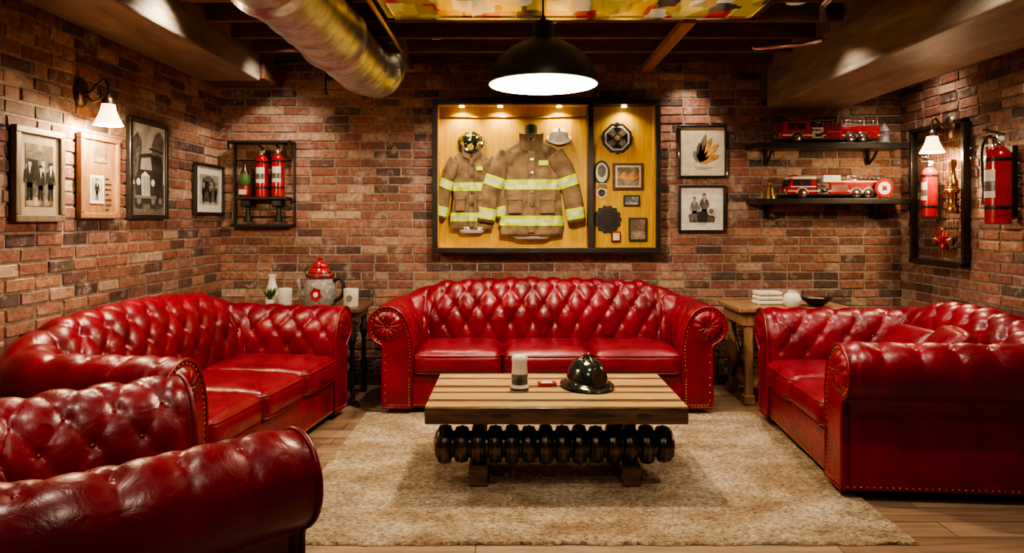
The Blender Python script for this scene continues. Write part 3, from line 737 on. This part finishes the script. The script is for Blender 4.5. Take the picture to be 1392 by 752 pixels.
mini('ticket_red',832,315,845,329,'dkred','paper',.012)
mini('brass_label',812,249,826,255,'paperw','brass',.004)

# ------------------------------------------------------------ picture frames
def frame(name,loc,w,h,rz,fm,fw=.025,mat='paper',mw=.06,pic='sepia',art=None,d=.03):
    g=group(name,loc,rz)
    boxes('frame',[((-w/2,-d,h/2-fw),(w/2,0,h/2)),((-w/2,-d,-h/2),(w/2,0,-h/2+fw)),((-w/2,-d,-h/2+fw),(-w/2+fw,0,h/2-fw)),((w/2-fw,-d,-h/2+fw),(w/2,0,h/2-fw))],fm,g,.004)
    box('mat_board',(-w/2+fw*.8,-d*.5,-h/2+fw*.8),(w/2-fw*.8,-.002,h/2-fw*.8),mat,g,0)
    if pic:
        box('picture',(-w/2+fw+mw,-d*.5-.002,-h/2+fw+mw),(w/2-fw-mw,-d*.5,h/2-fw-mw),pic,g,0)
    if art: art(g,w,h,-d*.5-.002)
    return g
def person(g,x,b,h,y,m='photodark'):
    r=h*.065
    P=lambda nm,pts,mm,dy=0: poly(nm,[(x+px_*h,b+pz*h) for px_,pz in pts],y-dy,mm,g,.0006)
    P('figure_legs',[(-.10,0),(-.09,.42),(.09,.42),(.10,0),(.03,0),(.0,.34),(-.03,0)],m)
    P('figure_coat',[(-.10,.30),(-.11,.55),(-.16,.40),(-.19,.44),(-.15,.72),(-.05,.82),(.05,.82),(.15,.72),(.19,.44),(.16,.40),(.11,.55),(.10,.30)],m)
    P('figure_shirt',[(-.03,.80),(.0,.62),(.03,.80)],'paperw',.0006)
    poly('figure_face',[(x+r*math.cos(t*pi/5),b+h*.88+r*1.2*math.sin(t*pi/5)) for t in range(10)],y-.0006,'skyphoto',g,.0006)
    P('figure_hat',[(-.09,.915),(.09,.915),(.06,.94),(.05,.99),(-.05,.99),(-.06,.94)],m,.0012)
def art_people(g,w,h,y):
    poly('building',[(-w*.25,-h*.24),(-w*.25,h*.22),(-w*.05,h*.27),(w*.12,h*.24),(w*.22,h*.10),(w*.22,-h*.24)],y,'phototone',g,.0006)
    box('doorway',(-w*.16,y-.0012,-h*.05),(-w*.04,y-.0006,h*.16),'photodark',g,0)
    box('window',(w*.02,y-.0012,h*.04),(w*.10,y-.0006,h*.15),'skyphoto',g,0)
    for x,k in((-.075,.44),(.005,.38),(.08,.42)): person(g,x*w/.36,-h*.27,h*k,y-.0012)
def art_truck(g,w,h,y):
    s=w/.45; kz=.68
    def Q(nm,pts,m,dy): poly(nm,[(a*s,b*s*(kz if abs(b)>.2 or nm in('sky','ground','house','tree') else .9)) for a,b in pts],y-dy,m,g,.0006)
    Q('sky',[(-.185,.0),(-.185,.40),(.185,.40),(.185,.0)],'skyphoto',0)
    Q('ground',[(-.185,-.40),(-.185,-.14),(.185,-.12),(.185,-.40)],'phototone',.0003)
    Q('house',[(-.185,-.10),(-.185,.25),(-.13,.33),(-.08,.25),(-.08,-.10)],'phototone',.0006)
    Q('tree',[(.05,.02),(.03,.22),(.07,.33),(.13,.37),(.18,.30),(.17,.05)],'phototone',.0006)
    def T(nm,pts,m,dy): poly(nm,[(a*s,(b*.9-.01)*s) for a,b in pts],y-dy,m,g,.0006)
    T('truck_body',[(-.02,-.20),(-.04,.06),(.0,.12),(.15,.11),(.17,.05),(.17,-.17)],'photodark',.0012)
    T('truck_cab',[(-.15,-.22),(-.16,-.06),(-.13,.0),(-.11,.11),(.03,.13),(.06,.0),(.07,-.05),(.07,-.22)],'ink',.0018)
    T('windscreen',[(-.10,.01),(-.09,.085),(.015,.10),(.035,.01)],'skyphoto',.0024)
    T('grille',[(-.085,-.17),(-.09,-.03),(-.05,.0),(.005,-.03),(.01,-.17)],'paperw',.0024)
    for i in range(5): box('grille_bar_%d'%i,((-.078+i*.018)*s,y-.0036,-.155*s),((-.072+i*.018)*s,y-.003,-.04*s),'ink',g,0)
    for x,rr in((-.12,.045),(.045,.045),(.13,.038)):
        for k,m_,dy in((1,'ink',.0036),(.5,'midink',.0042)): T('wheel',[(x+rr*k*math.cos(t*pi/9),-.20+rr*k*1.15*math.sin(t*pi/9)) for t in range(18)],m_,dy)
    for x in(-.125,.04): T('lamp',[(x+.022*math.cos(t*pi/7),-.075+.024*math.sin(t*pi/7)) for t in range(14)],'paperw',.0042)
    T('bumper',[(-.17,-.185),(-.17,-.165),(.08,-.165),(.08,-.185)],'midink',.0048)
    T('ladder',[(.0,.15),(.0,.165),(.17,.15),(.17,.135)],'ink',.0024)
def art_plaque(g,w,h,y):
    box('note',(-w*.15,y-.002,h*.18),(w*.18,y,h*.36),'sepia',g,0)
    box('photo_mat',(-w*.25,y-.002,-h*.32),(w*.10,y,h*.02),'paperw',g,0); box('photo_ground',(-w*.22,y-.0022,-h*.29),(w*.07,y-.002,-h*.01),'skyphoto',g,0); person(g,-w*.08,-h*.28,h*.26,y-.0024)
    for i in range(7): box('text_%d'%i,(w*.14,y-.001,-h*.02-i*.03),(w*(.30 if i%3 else .24),y,-h*.015-i*.03+.004),'ink',g,0)
def art_leaf(g,w,h,y):
    for a,l,m in((1.2,.22,'gold'),(.85,.2,'gold'),(1.7,.17,'phototone'),(.4,.15,'gold'),(2.2,.12,'midink'),(1.45,.24,'sepia')):
        ox,oz=-.02,-.09; dx,dz=math.cos(a),math.sin(a); wv=.026
        L1=[];L2=[]
        for i in range(9):
            t=i/8; ww=wv*math.sin(pi*t)**.8*(1+.2*math.sin(t*9)); bx=ox+dx*l*t+.02*t*t; bz=oz+dz*l*t
            L1.append((bx-dz*ww,bz+dx*ww)); L2.append((bx+dz*ww,bz-dx*ww))
        poly('petal',L1+L2[::-1][1:-1],y,m,g,.001)
    for q in range(2): box('caption_%d'%q,(-.07+q*.02,y-.001,-.13-q*.014),(.08-q*.03,y,-.127-q*.014),'midink',g,0)
def art_sketch(g,w,h,y):
    poly('ground_wash',[(-.10,-.11),(-.11,-.05),(-.05,-.02),(.06,-.04),(.11,-.07),(.10,-.11)],y,'phototone',g,.0005)
    person(g,-.06,-.1,.20,y-.001,'midink'); person(g,.02,-.1,.23,y-.001,'phototone')
    poly('barrel',[(-.03,-.11),(-.04,-.03),(.0,-.015),(.05,-.03),(.04,-.11)],y-.003,'ink',g,.001)
    poly('seal',[(.075+.035*math.cos(t*pi/8),-.02+.035*math.sin(t*pi/8)) for t in range(16)],y-.003,'paperw',g,.001)
    poly('seal_core',[(.075+.022*math.cos(t*pi/8),-.02+.022*math.sin(t*pi/8)) for t in range(16)],y-.004,'midink',g,.001)
def lw(x,y):
    Y=-LX*F/(696-x); return Y,EYE-(y-HY)*Y/F
def rw(x,y,X=RX):
    Y=X*F/(x-696); return Y,EYE-(y-HY)*Y/F
def lframe(name,x0,y0,x1,y1,*a,**k):
    Y0,_=lw(x0,0);Y1,_=lw(x1,0); z1=lw(x0,y0)[1]; z0=lw(x0,y1)[1]
    return frame(name,(LX+.014,(Y0+Y1)/2,(z0+z1)/2),Y1-Y0,z1-z0,pi/2,*a,**k)
lframe('picture_frame',10,168,78,302,'greywood',.035,'tanmat',.045,'sepia',art_people)
lframe('wooden_plaque_frame',100,179,154,297,'wood',.03,'wood',.04,None,art_plaque)
lframe('picture_frame.001',168,157,221,298,'blackwood',.03,'paperw',.01,None,art_truck)
lframe('picture_frame.002',259,220,298,292,'blackwood',.022,'paperw',.06,'skyphoto',art_people)
def bframe(name,x0,y0,x1,y1,*a,**k):
    X0,Z1=bw(x0,y0,5.67);X1,Z0=bw(x1,y1,5.67); return frame(name,((X0+X1)/2,BY-.014,(Z0+Z1)/2),X1-X0,Z1-Z0,0,*a,**k)
bframe('picture_frame.003',922,170,988,242,'blackwood',.02,'paper',.05,None,art_leaf)
bframe('picture_frame.004',922,252,986,316,'blackwood',.02,'paperw',.05,None,art_sketch)

# ------------------------------------------------------------ extinguishers
def extinguisher(name,loc,s,rz=0,hose=True,parent=None,label=True,col='red'):
    g=group(name,loc,rz)
    if parent: g.parent=parent
    lathe('tank',[(.001,0),(.062,0),(.070,.006),(.070,.40),(.066,.43),(.05,.455),(.03,.468),(.024,.475),(.024,.50)],col,g,seg=32,sc=(s,s,s))
    if label:
        V=[];Fc=[]
        for j in(0,1):
            for i in range(11):
                a=-pi/2-.75+1.5*i/10; V.append((.0712*s*math.cos(a),.0712*s*math.sin(a),(.16+.17*j)*s))
        Fc=[(i,i+1,i+12,i+11) for i in range(10)]; mesh('label',V,Fc,'paperw',g)
        V=[(x*1.004,y*1.004,.20*s+(z-.16*s)*.35) for x,y,z in V]; mesh('label_print',V,Fc,'phototone',g)
    lathe('collar',[(.030,.47),(.032,.475),(.032,.49),(.030,.495)],'chrome',g,sc=(s,s,s))
    box('valve',(-.022*s,-.025*s,.49*s),(.022*s,.025*s,.535*s),'chrome',g,.004)
    o=box('lever_top',(-.015*s,-.09*s,.555*s),(.015*s,.035*s,.563*s),'black',g,.002,(math.radians(-14),0,0))
    o=box('lever_low',(-.014*s,-.085*s,.520*s),(.014*s,.02*s,.528*s),'black',g,.002)
    cyl('gauge',.017*s,.012*s,'white',g,(.028*s,-.0*s,.515*s),(0,pi/2,0))
    tube('pin_ring',[(.018*s*math.cos(t*pi/8),-.02*s,(.575+.018*math.sin(t*pi/8))*s) for t in range(16)],.002*s,'chrome',g,5,True)
    for zz in(.09,.38): lathe('bracket_band',[(.0715*s,zz*s),(.0725*s,(zz+.006)*s),(.0725*s,(zz+.016)*s),(.0715*s,(zz+.022)*s)],'black',g,cap=False)
    if hose:
        tube('hose',bez([(-.02*s,0,.515*s),(-.07*s,-.01*s,.54*s),(-.115*s,-.02*s,.47*s),(-.11*s,-.02*s,.3*s),(-.095*s,-.02*s,.18*s)],8),.009*s,'rubber',g)
        lathe('nozzle',[(.009,.0),(.018,.0),(.012,.07),(.009,.1)],'black',g,(-.095*s,-.02*s,.12*s),sc=(s,s,s))
    return g
Y,Z=rw(1357,305,3.09); e=extinguisher('fire_extinguisher',(3.09,Y,Z),1.05,-pi/2)
box('wall_bracket',(-.03,.07,.05),(.03,.105,.50),'black',e,.003)
Y0=rw(1322,0)[0];Y1=rw(1247,0)[0]; z1=rw(1322,160)[1]; z0=rw(1322,364)[1]
g=group('wire_mesh_display_board',(RX-.014,(Y0+Y1)/2,(z0+z1)/2),-pi/2); w=Y1-Y0;h=z1-z0
boxes('frame',[((-w/2,-.05,h/2-.03),(w/2,0,h/2)),((-w/2,-.05,-h/2),(w/2,0,-h/2+.03)),((-w/2,-.05,-h/2),(-w/2+.03,0,h/2)),((w/2-.03,-.05,-h/2),(w/2,0,h/2))],'blackwood',g,.004)
wl=[]
for i in range(1,22): xx=-w/2+w*i/22; wl.append(((xx-.001,-.022,-h/2+.02),(xx+.001,-.020,h/2-.02)))
for i in range(1,34): zz=-h/2+h*i/34; wl.append(((-w/2+.02,-.024,zz-.001),(w/2-.02,-.022,zz+.001)))
boxes('wire_mesh',wl,'bronze',g)
e=extinguisher('fire_extinguisher.001',(3.08,5.10,1.375),.78,-pi/2,False)
box('wall_hook',(-.02,.05,.2),(.02,.10,.24),'black',e,.002)
g=group('brass_hose_nozzle',(3.12,4.90,1.40),-pi/2)
lathe('lower_nozzle',[(.034,0),(.042,.01),(.042,.05),(.028,.07),(.034,.14),(.046,.15),(.046,.18),(.032,.20)],'brass',g)
lathe('upper_nozzle',[(.038,0),(.038,.03),(.024,.05),(.020,.12),(.030,.15),(.030,.18)],'brass',g,(0,0,.20))
tube('clip',[(0,0,.1),(0,.05,.1)],.008,'black',g); tube('nozzle_ring',[(.05*math.cos(t*pi/8),.05*math.sin(t*pi/8),.165) for t in range(16)],.006,'brass',g,6,True)
g=group('fire_hydrant_valve',(3.11,4.98,1.20),-pi/2)
tube('clip',[(0,0,.02),(0,.065,.02)],.008,'black',g)
lathe('body',[(.03,-.06),(.034,-.05),(.028,-.03),(.028,.02),(.036,.03),(.02,.05),(.001,.07)],'red',g)
tube('cross_pipe',[(-.08,0,0),(.08,0,0)],.018,'red',g,12)
for sg in(-1,1): cyl('outlet_cap',.028,.02,'brass',g,(sg*.085,0,0),(0,pi/2,0))
tube('handwheel',[(.05*math.cos(t*pi/10),-.03,.05+.05*math.sin(t*pi/10)) for t in range(20)],.006,'red',g,6,True)

# ------------------------------------------------------------ sconces
def sconce(name,loc,rz,e=16,drop=.13,out=.19,k=1.0):
    g=group(name,loc,rz)
    lathe('wall_plate',[(.001,.02),(.03,.02),(.058,.014),(.066,0)],'bronze',g,(0,0,0),(pi/2,0,0),sc=(.8,1.25,1))
    tube('arm',bez([(0,-.01,0),(0,-.05,.0),(0,-.09,.045),(0,-out+.02,.07),(0,-out,.04),(0,-out,-.02)],8),.009,'bronze',g)
    tube('curl',bez([(0,-.03,-.02),(0,-.07,-.05),(0,-.11,-.02),(0,-.10,.03)],6),.005,'bronze',g)
    z=-drop
    lathe('shade_holder',[(.012,.11),(.022,.105),(.032,.085),(.036,.065)],'bronze',g,(0,-out,z),cap=False)
    lathe('glass_shade',[(.032,.078),(.036,.065),(.044,.03),(.056,.0),(.070,-.028),(.080,-.046),(.082,-.052),(.078,-.050),(.066,-.026),(.052,.0),(.04,.03),(.032,.064)],'glow',g,(0,-out,z),cap=False,sc=(k,k,1))
    lathe('bulb',[(.001,-.03),(.02,-.02),(.024,.0),(.014,.04)],'bulb',g,(0,-out,z))
    light('sconce_light','POINT',(0,-out,z-.06),e,(1,.75,.42),.03,parent=g)
    return g
Y,Z=lw(112,125); sconce('wall_sconce',(LX+.014,3.83,Z-.01),pi/2,48,out=.15,k=.92)
sconce('wall_sconce.001',(RX-.06,4.97,2.02),-pi/2,30,.13,.13)

# ------------------------------------------------------------ back-left metal rack
X0,Z1=bw(313,192,5.6);X1,Z0=bw(398,308,5.6)
g=group('metal_wall_rack',((X0+X1)/2,BY-.014,0)); w=(X1-X0)
zs=bw(0,268,5.6)[1]
lst=[((-w/2,-.15,Z1-.02),(w/2,0,Z1)),((-w/2,-.10,Z0),(w/2,0,Z0+.02)),((-w/2,-.02,Z0),(-w/2+.02,0,Z1)),((w/2-.02,-.02,Z0),(w/2,0,Z1)),((-w/2,-.15,Z1-.07),(-w/2+.015,-.13,Z1)),((w/2-.015,-.15,Z1-.07),(w/2,-.13,Z1))]
boxes('frame',lst,'black',g,.002)
box('shelf',(-w*.40,-.16,zs-.02),(w*.44,0,zs),'black',g,.003)
tubes('rods',[[(-w/2+.03,-.01,Z0+.02+k),(w/2-.03,-.01,Z0+.02+k)] for k in(.06,.52)],.004,'black',g)
for xx in(-.12,.13):
    box('bracket_cup',(xx-.04,-.12,zs-.08),(xx+.04,-.01,zs-.02),'black',g,.01)
    lathe('bracket_foot',[(.03,.0),(.034,.02),(.02,.05),(.018,.12)],'black',g,(xx,-.06,zs-.2))
extinguisher('fire_extinguisher.002',(bw(356,0,5.6)[0],5.60,zs),.72,0,False)
extinguisher('fire_extinguisher.003',(bw(378,0,5.6)[0],5.60,zs),.74,0,False)
g=group('oil_lantern',(bw(333,0,5.6)[0],5.60,zs))
lathe('font',[(.045,0),(.050,.01),(.050,.08),(.034,.095)],'dkred',g); lathe('globe',[(.034,.095),(.045,.12),(.045,.16),(.032,.19)],'green',g); lathe('cap',[(.036,.19),(.038,.20),(.02,.23),(.012,.26),(.001,.27)],'bronze',g)
boxes('label',[((-.03,-.052,.02),(.03,-.048,.06))],'paper',g)
tube('bail',bez([(-.05,0,.08),(-.055,0,.20),(0,0,.29),(.055,0,.20),(.05,0,.08)],6),.0025,'black',g)

# ------------------------------------------------------------ right shelves and trucks
def shelf(name,x0,x1,y):
    X0,Z=bw(x0,y,5.52);X1,_=bw(x1,y,5.52)
    g=group(name,(0,0,0)); box('board',(X0,BY-.26,Z-.045),(X1,BY-.014,Z),'blackwood',g,.004)
    for xx in(X0+.16,X1-.20):
        box('bracket_back',(xx-.015,BY-.035,Z-.16),(xx+.015,BY-.012,Z-.045),'black',g,.003)
        tube('bracket_curve',bez([(xx,BY-.03,Z-.15),(xx,BY-.09,Z-.12),(xx,BY-.16,Z-.06)],6),.011,'black',g)
    return Z
zt=shelf('floating_shelf',1023,1228,195); zb_=shelf('floating_shelf.001',1023,1232,270)
def wheel(g,x,y,r,w=.035):
    cyl('tyre',r,w,'rubber',g,(x,y,r),(pi/2,0,0),24)
    cyl('rim',r*.62,w+.004,'chrome',g,(x,y,r),(pi/2,0,0),20); cyl('hub',r*.25,w+.012,'red',g,(x,y,r),(pi/2,0,0),12)
def truck(name,loc,L,Hh,style):
    g=group(name,loc); r=Hh*.20; D=.075; b=r*.9; x0=-L/2
    box('chassis',(x0+.01,-D*.85,b*.7),(L/2-.01,D*.85,b+.015),'gun',g,.003)
    cl=L*.30; zt=Hh*.86
    prof=[(x0,b),(x0,Hh*.42),(x0+.018,Hh*.50),(x0+.045 if style else x0+.02,zt-.01),(x0+.06,zt),(x0+cl,zt),(x0+cl,b)]
    n=len(prof); V=[(x,-D,z) for x,z in prof]+[(x,D,z) for x,z in prof]
    Fc=[tuple(range(n)),tuple(reversed(range(n,2*n)))]+[(i,i+n,(i+1)%n+n,(i+1)%n) for i in range(n)]
    o=mesh('cab',V,Fc,'red',g,False); m=o.modifiers.new('b','BEVEL'); m.width=.004; m.segments=2
    for sg in(-1,1):
        yy=sg*(D+.001)
        for a,c in((.055,.115),(.125,.195)):
            if x0+c<x0+cl-.005: box('side_window',(x0+a,yy-.0015,Hh*.52),(x0+c,yy+.0015,zt-.018),'glassdark',g,.002)
    if style:
        box('cab_roof_white',(x0+.05,-D-.002,zt-.014),(x0+cl+.001,D+.002,zt+.006),'white',g,.003)
        box('cab_side_white',(x0+.035,-D-.002,Hh*.46),(x0+cl,-D,Hh*.50),'white',g,0)
    o=box('windscreen',(x0+.0,-D+.01,Hh*.50),(x0+.004,D-.01,zt-.016),'glassdark',g,.002,(0,math.radians(14 if style else 6),0)); o.location.x+=.022
    box('bumper',(x0-.022,-D-.004,b*.7),(x0+.002,D+.004,b+.018),'chrome',g,.004)
    cyl('headlight',.010,.006,'white',g,(x0-.002,-D*.7,Hh*.33),(0,pi/2,0),14); cyl('headlight',.010,.006,'white',g,(x0-.002,D*.7,Hh*.33),(0,pi/2,0),14)
    box('light_bar',(x0+.07,-D*.8,zt+.004),(x0+.10,D*.8,zt+.022),'red' if style else 'chrome',g,.004)
    px0=x0+cl+.006; px1=x0+L*.43
    box('pump_panel',(px0,-D*.97,b),(px1,D*.97,Hh*.62),'chrome',g,.003)
    for i in range(3):
        for k in range(2): cyl('gauge',.008,.006,'white' if k else 'black',g,(px0+.015+i*.022,-D,Hh*.5-k*.035),(pi/2,0,0),12)
    tube('suction_hose',bez([(px0+.03,-D-.004,b+.03),(px0+.06,-D-.02,b+.02),(px0+.09,-D-.004,b+.04)],5),.007,'black',g)
    bx0=px1+.004; bz=Hh*.66
    box('rear_body',(bx0,-D,b),(L/2,D,bz),'red',g,.004)
    for i in range(3):
        a=bx0+.012+i*(L/2-bx0-.02)/3; c=a+(L/2-bx0-.02)/3-.012
        box('locker_door',(a,-D-.003,b+.04 if i==1 else b+.015),(c,-D,bz-.02),'chrome' if (i!=1 and style) else 'red',g,.003)
        box('locker_handle',(a+.01,-D-.006,bz-.05),(c-.01,-D-.003,bz-.045),'chrome',g,0)
    box('stripe',(x0+.01,-D-.0025,b+.020),(L/2,-D-.001,b+.028),'white',g,0)
    box('gold_stripe',(x0+.01,-D-.0025,b+.032),(L/2,-D-.001,b+.034),'brass',g,0)
    rails=[]
    for zz in(bz+.02,bz+.05): rails.append([(bx0-.04,-D*.7,zz),(L/2-.005,-D*.7,zz)])
    for i in range(14): xx=bx0-.03+i*(L/2-bx0+.02)/13; rails.append([(xx,-D*.7,bz+.02),(xx,-D*.7,bz+.05)])
    rails.append([(bx0-.04,D*.6,bz+.03),(L/2-.005,D*.6,bz+.03)])
    for i in range(5): xx=bx0+i*(L/2-bx0-.01)/4; rails+= [[(xx,-D*.7,bz-.002),(xx,-D*.7,bz+.02)],[(xx,D*.6,bz-.002),(xx,D*.6,bz+.03)]]
    tubes('ladder_and_rails',rails,.0035,'chrome',g,6)
    box('hose_bed',(bx0,-D*.5,bz-.002),(L/2-.02,D*.5,bz+.02),'white' if style else 'grey',g,.003)
    if style:
        box('raised_cabinet',(px1-.04,-D*.8,bz),(px1+.10,D*.8,Hh*.95),'white',g,.004); box('deck_gun_base',(px1-.02,-.02,Hh*.95),(px1+.02,.02,Hh*1.0),'red',g,.003)
    else:
        tube('deck_gun',bez([(px1-.02,0,Hh*.6),(px1-.02,0,Hh*.85),(px1-.07,0,Hh*.92)],5),.007,'chrome',g)
    for x in [x0+L*.16,x0+L*.70,x0+L*.82]:
        for sg in(-1,1): wheel(g,x,sg*(D-.012),r)
        tube('wheel_arch',[(x+r*1.15*math.cos(t*pi/10),-D-.002,r+r*1.15*math.sin(t*pi/10)) for t in range(11)],.004,'chrome' if not style else 'white',g,6)
    return g
X0=bw(1057,0,5.56)[0];X1=bw(1190,0,5.56)[0]
truck('toy_fire_truck',((X0+X1)/2,5.56,zt),X1-X0,.205,0)
X0=bw(1064,0,5.56)[0];X1=bw(1198,0,5.56)[0]
truck('toy_fire_truck.001',((X0+X1)/2,5.56,zb_),X1-X0,.195,1)
g=group('souvenir_lantern',(bw(1202,0,5.56)[0],5.56,zt)); lathe('base',[(.045,0),(.045,.02),(.036,.03),(.036,.09),(.042,.10),(.03,.13),(.01,.15),(.001,.17)],'grey',g)
tube('ring',[(.015*math.cos(t*pi/6),0,.18+.015*math.sin(t*pi/6)) for t in range(12)],.003,'bronze',g,5,True)
g=group('round_badge_sign',(bw(1211,0,5.47)[0]-.06,5.465,zb_))
poly('disc',[(.075*math.cos(t*pi/14),.08+.075*math.sin(t*pi/14)) for t in range(28)],.0,'red',g,.012); poly('disc_face',[(.05*math.cos(t*pi/14),.08+.05*math.sin(t*pi/14)) for t in range(28)],-.012,'paperw',g,.002)
poly('disc_emblem',[(.03*math.cos(t*pi/4)*(1 if t%2 else .5),.08+.03*math.sin(t*pi/4)*(1 if t%2 else .5)) for t in range(8)],-.014,'dkred',g,.002); box('stand',(-.03,-.018,0),(.03,.01,.012),'black',g,.002)
g=group('brass_bell',(bw(1046,0,5.54)[0],5.54,zb_)); lathe('bell',[(.052,0),(.05,.012),(.036,.04),(.032,.08),(.02,.105),(.012,.11),(.014,.13),(.001,.14)],'brass',g)

# ------------------------------------------------------------ side tables
g=group('side_table',(-1.56,5.26,0))
box('top',(-.46,-.27,.68),(.46,.27,.715),'walnut',g,.008); box('apron',(-.42,-.23,.62),(.42,.23,.68),'walnut',g,.004)
for sx in(-1,1):
    for sy in(-1,1):
        lathe('leg',[(.02,.0),(.028,.03),(.016,.06),(.014,.14),(.028,.18),(.032,.22),(.018,.27),(.016,.42),(.030,.48),(.034,.52),(.02,.56),(.022,.62)],'blackwood',g,(sx*.39,sy*.20,0),seg=18)
boxes('stretcher',[((-.39,-.02,.17),(.39,.02,.20)),((-.405,-.2,.17),(-.375,.2,.20)),((.375,-.2,.17),(.405,.2,.20))],'blackwood',g,.004)
tube('scroll_foot',bez([(.39,-.20,.02),(.43,-.24,.03),(.45,-.25,.0)],6),.014,'blackwood',g)
tube('scroll_brace',bez([(.39,-.20,.55),(.31,-.20,.45),(.36,-.20,.34),(.40,-.20,.28)],8),.012,'blackwood',g)
tz=.715
g=group('side_table.001',(2.07,5.28,0))
box('top',(-.42,-.27,.68),(.42,.27,.715),'wood',g,.008); box('drawer_apron',(-.38,-.23,.58),(.38,.23,.68),'wood',g,.004)
box('drawer_front',(-.30,-.238,.595),(.30,-.228,.665),'wood',g,.004); lathe('knob',[(.008,0),(.014,.012),(.001,.018)],'brass',g,(0,-.24,.63),(pi/2,0,0),14)
for sx in(-1,1):
    for sy in(-1,1):
        box('leg',(sx*.33-.028,sy*.19-.028,.05),(sx*.33+.028,sy*.19+.028,.60),'wood',g,.008)
        box('leg_foot',(sx*.33-.04,sy*.19-.04,0),(sx*.33+.04,sy*.19+.04,.07),'wood',g,.01)
    tube('cross_brace',[(sx*.33,-.19,.10),(sx*.33,.19,.56)],.014,'bronze',g); tube('cross_brace',[(sx*.33,.19,.10),(sx*.33,-.19,.56)],.014,'bronze',g)
    lathe('side_gear',[(.05,-.008),(.055,-.004),(.055,.004),(.05,.008)],'bronze',g,(sx*.36,-.10,.30),(0,pi/2,0),16)
box('lower_shelf',(-.33,-.19,.12),(.33,.19,.145),'wood',g,.004)
def tp(x,Y=5.22): return (x-696)*Y/F
g=group('enamel_coffee_pot',(tp(436),5.20,tz))
lathe('body',[(.001,0),(.105,0),(.115,.01),(.115,.13),(.105,.175),(.085,.21),(.08,.215)],'grey',g,seg=36)
lathe('lid',[(.098,.205),(.105,.215),(.10,.225),(.08,.25),(.06,.28),(.05,.285),(.062,.292),(.05,.315),(.025,.33),(.012,.34),(.018,.352),(.001,.368)],'red',g,seg=36)
for i in range(3): lathe('lid_ring',[(.104-.02*i,.218+.022*i),(.108-.02*i,.222+.022*i),(.104-.02*i,.228+.022*i)],'black',g,cap=False)
poly('red_emblem',[(.045*math.cos(t*pi/6+pi/12)*(1 if t%2 else .8),.09+.055*math.sin(t*pi/6+pi/12)*(1 if t%2 else .8)) for t in range(12)],-.112,'red',g,.006)
poly('emblem_core',[(.018*math.cos(t*pi/6),.09+.02*math.sin(t*pi/6)) for t in range(12)],-.118,'paperw',g,.002)
tube('handle',bez([(.10,0,.18),(.15,0,.20),(.175,0,.15),(.165,0,.07),(.11,0,.03)],8),.014,'black',g)
tube('spout',bez([(-.10,0,.06),(-.14,0,.10),(-.155,0,.16),(-.17,0,.19)],8),.016,'grey',g)
tube('bail',bez([(-.10,0,.20),(-.11,0,.26),(-.08,0,.29)],6),.004,'black',g)
def mug(name,x,Y,s=1,mat='white',band=True):
    g=group(name,(x,Y,tz)); lathe('cup',[(.001,0),(.036,0),(.040,.004),(.040,.10),(.037,.10),(.036,.01),(.001,.008)],mat,g,sc=(s,s,s)); tube('handle',bez([(.0*s,.038*s,.085*s),(.01*s,.065*s,.08*s),(.01*s,.068*s,.04*s),(.0*s,.038*s,.02*s)],6),.005*s,mat,g)
    if band: poly('crest',[(.016*s*math.cos(t*pi/5),.05*s+.02*s*math.sin(t*pi/5)) for t in range(10)],-.039*s,'midink',g,.003)
mug('ceramic_mug',tp(478,5.1),5.08,1.35); mug('ceramic_mug.001',tp(391),5.16,1.3,band=False)
g=group('white_vase',(tp(365),5.30,tz)); lathe('vase',[(.001,0),(.04,0),(.048,.03),(.046,.10),(.03,.15),(.026,.19),(.034,.22),(.03,.22),(.022,.19)],'white',g)
g=group('potted_succulent',(tp(372),5.14,tz)); lathe('pot',[(.001,0),(.028,0),(.036,.05),(.032,.05),(.03,.04)],'white',g)
V=[];Fc=[]
for i in range(26):
    a=i*2.4; l=.07+.04*random.random(); b=Vector((0,0,.04)); t=b+Vector((math.cos(a)*l*.6,math.sin(a)*l*.6,l)); s=Vector((-math.sin(a),math.cos(a),0))*.009; o=len(V); m_=(b+t)/2+Vector((math.cos(a),math.sin(a),0))*.008
    V+=[b,m_+s,t,m_-s]; Fc.append((o,o+1,o+2,o+3))
mesh('leaves',V,Fc,'green',g)
g=group('cake_tray',(tp(405),5.06,tz)); lathe('tray',[(.001,0),(.05,0),(.06,.012),(.056,.012),(.048,.004)],'gun',g)
g=group('folded_towels',(tp(1046),5.26,tz),.05)
for i in range(3): box('towel_%d'%i,(-.10+.004*i,-.07,.034*i),(.10-.006*i,.07,.034*i+.032),'cloth',g,.014,seg=4)
g=group('white_jar',(tp(1068),5.10,tz)); lathe('jar',[(.001,0),(.04,0),(.062,.03),(.066,.06),(.05,.095),(.032,.105),(.036,.118),(.03,.118)],'white',g)
g=group('dark_bowl',(tp(1102),5.12,tz)); lathe('bowl',[(.001,0),(.04,0),(.05,.008),(.10,.05),(.112,.068),(.106,.068),(.09,.048),(.001,.02)],'black',g); lathe('contents',[(.085,.048),(.05,.062),(.001,.066)],'gold',g,cap=False)

# ------------------------------------------------------------ world + camera
w=bpy.data.worlds.new('World'); bpy.context.scene.world=w; w.use_nodes=True
w.node_tree.nodes['Background'].inputs[0].default_value=(.3,.2,.12,1); w.node_tree.nodes['Background'].inputs[1].default_value=.3
cam=bpy.data.cameras.new('camera'); co=bpy.data.objects.new('camera',cam); C.objects.link(co)
co.location=(0,0,EYE); co.rotation_euler=(pi/2,0,0); cam.sensor_width=36; cam.lens=36*F/1392; cam.shift_y=-(376-HY)/1392; cam.clip_start=.05
bpy.context.scene.camera=co
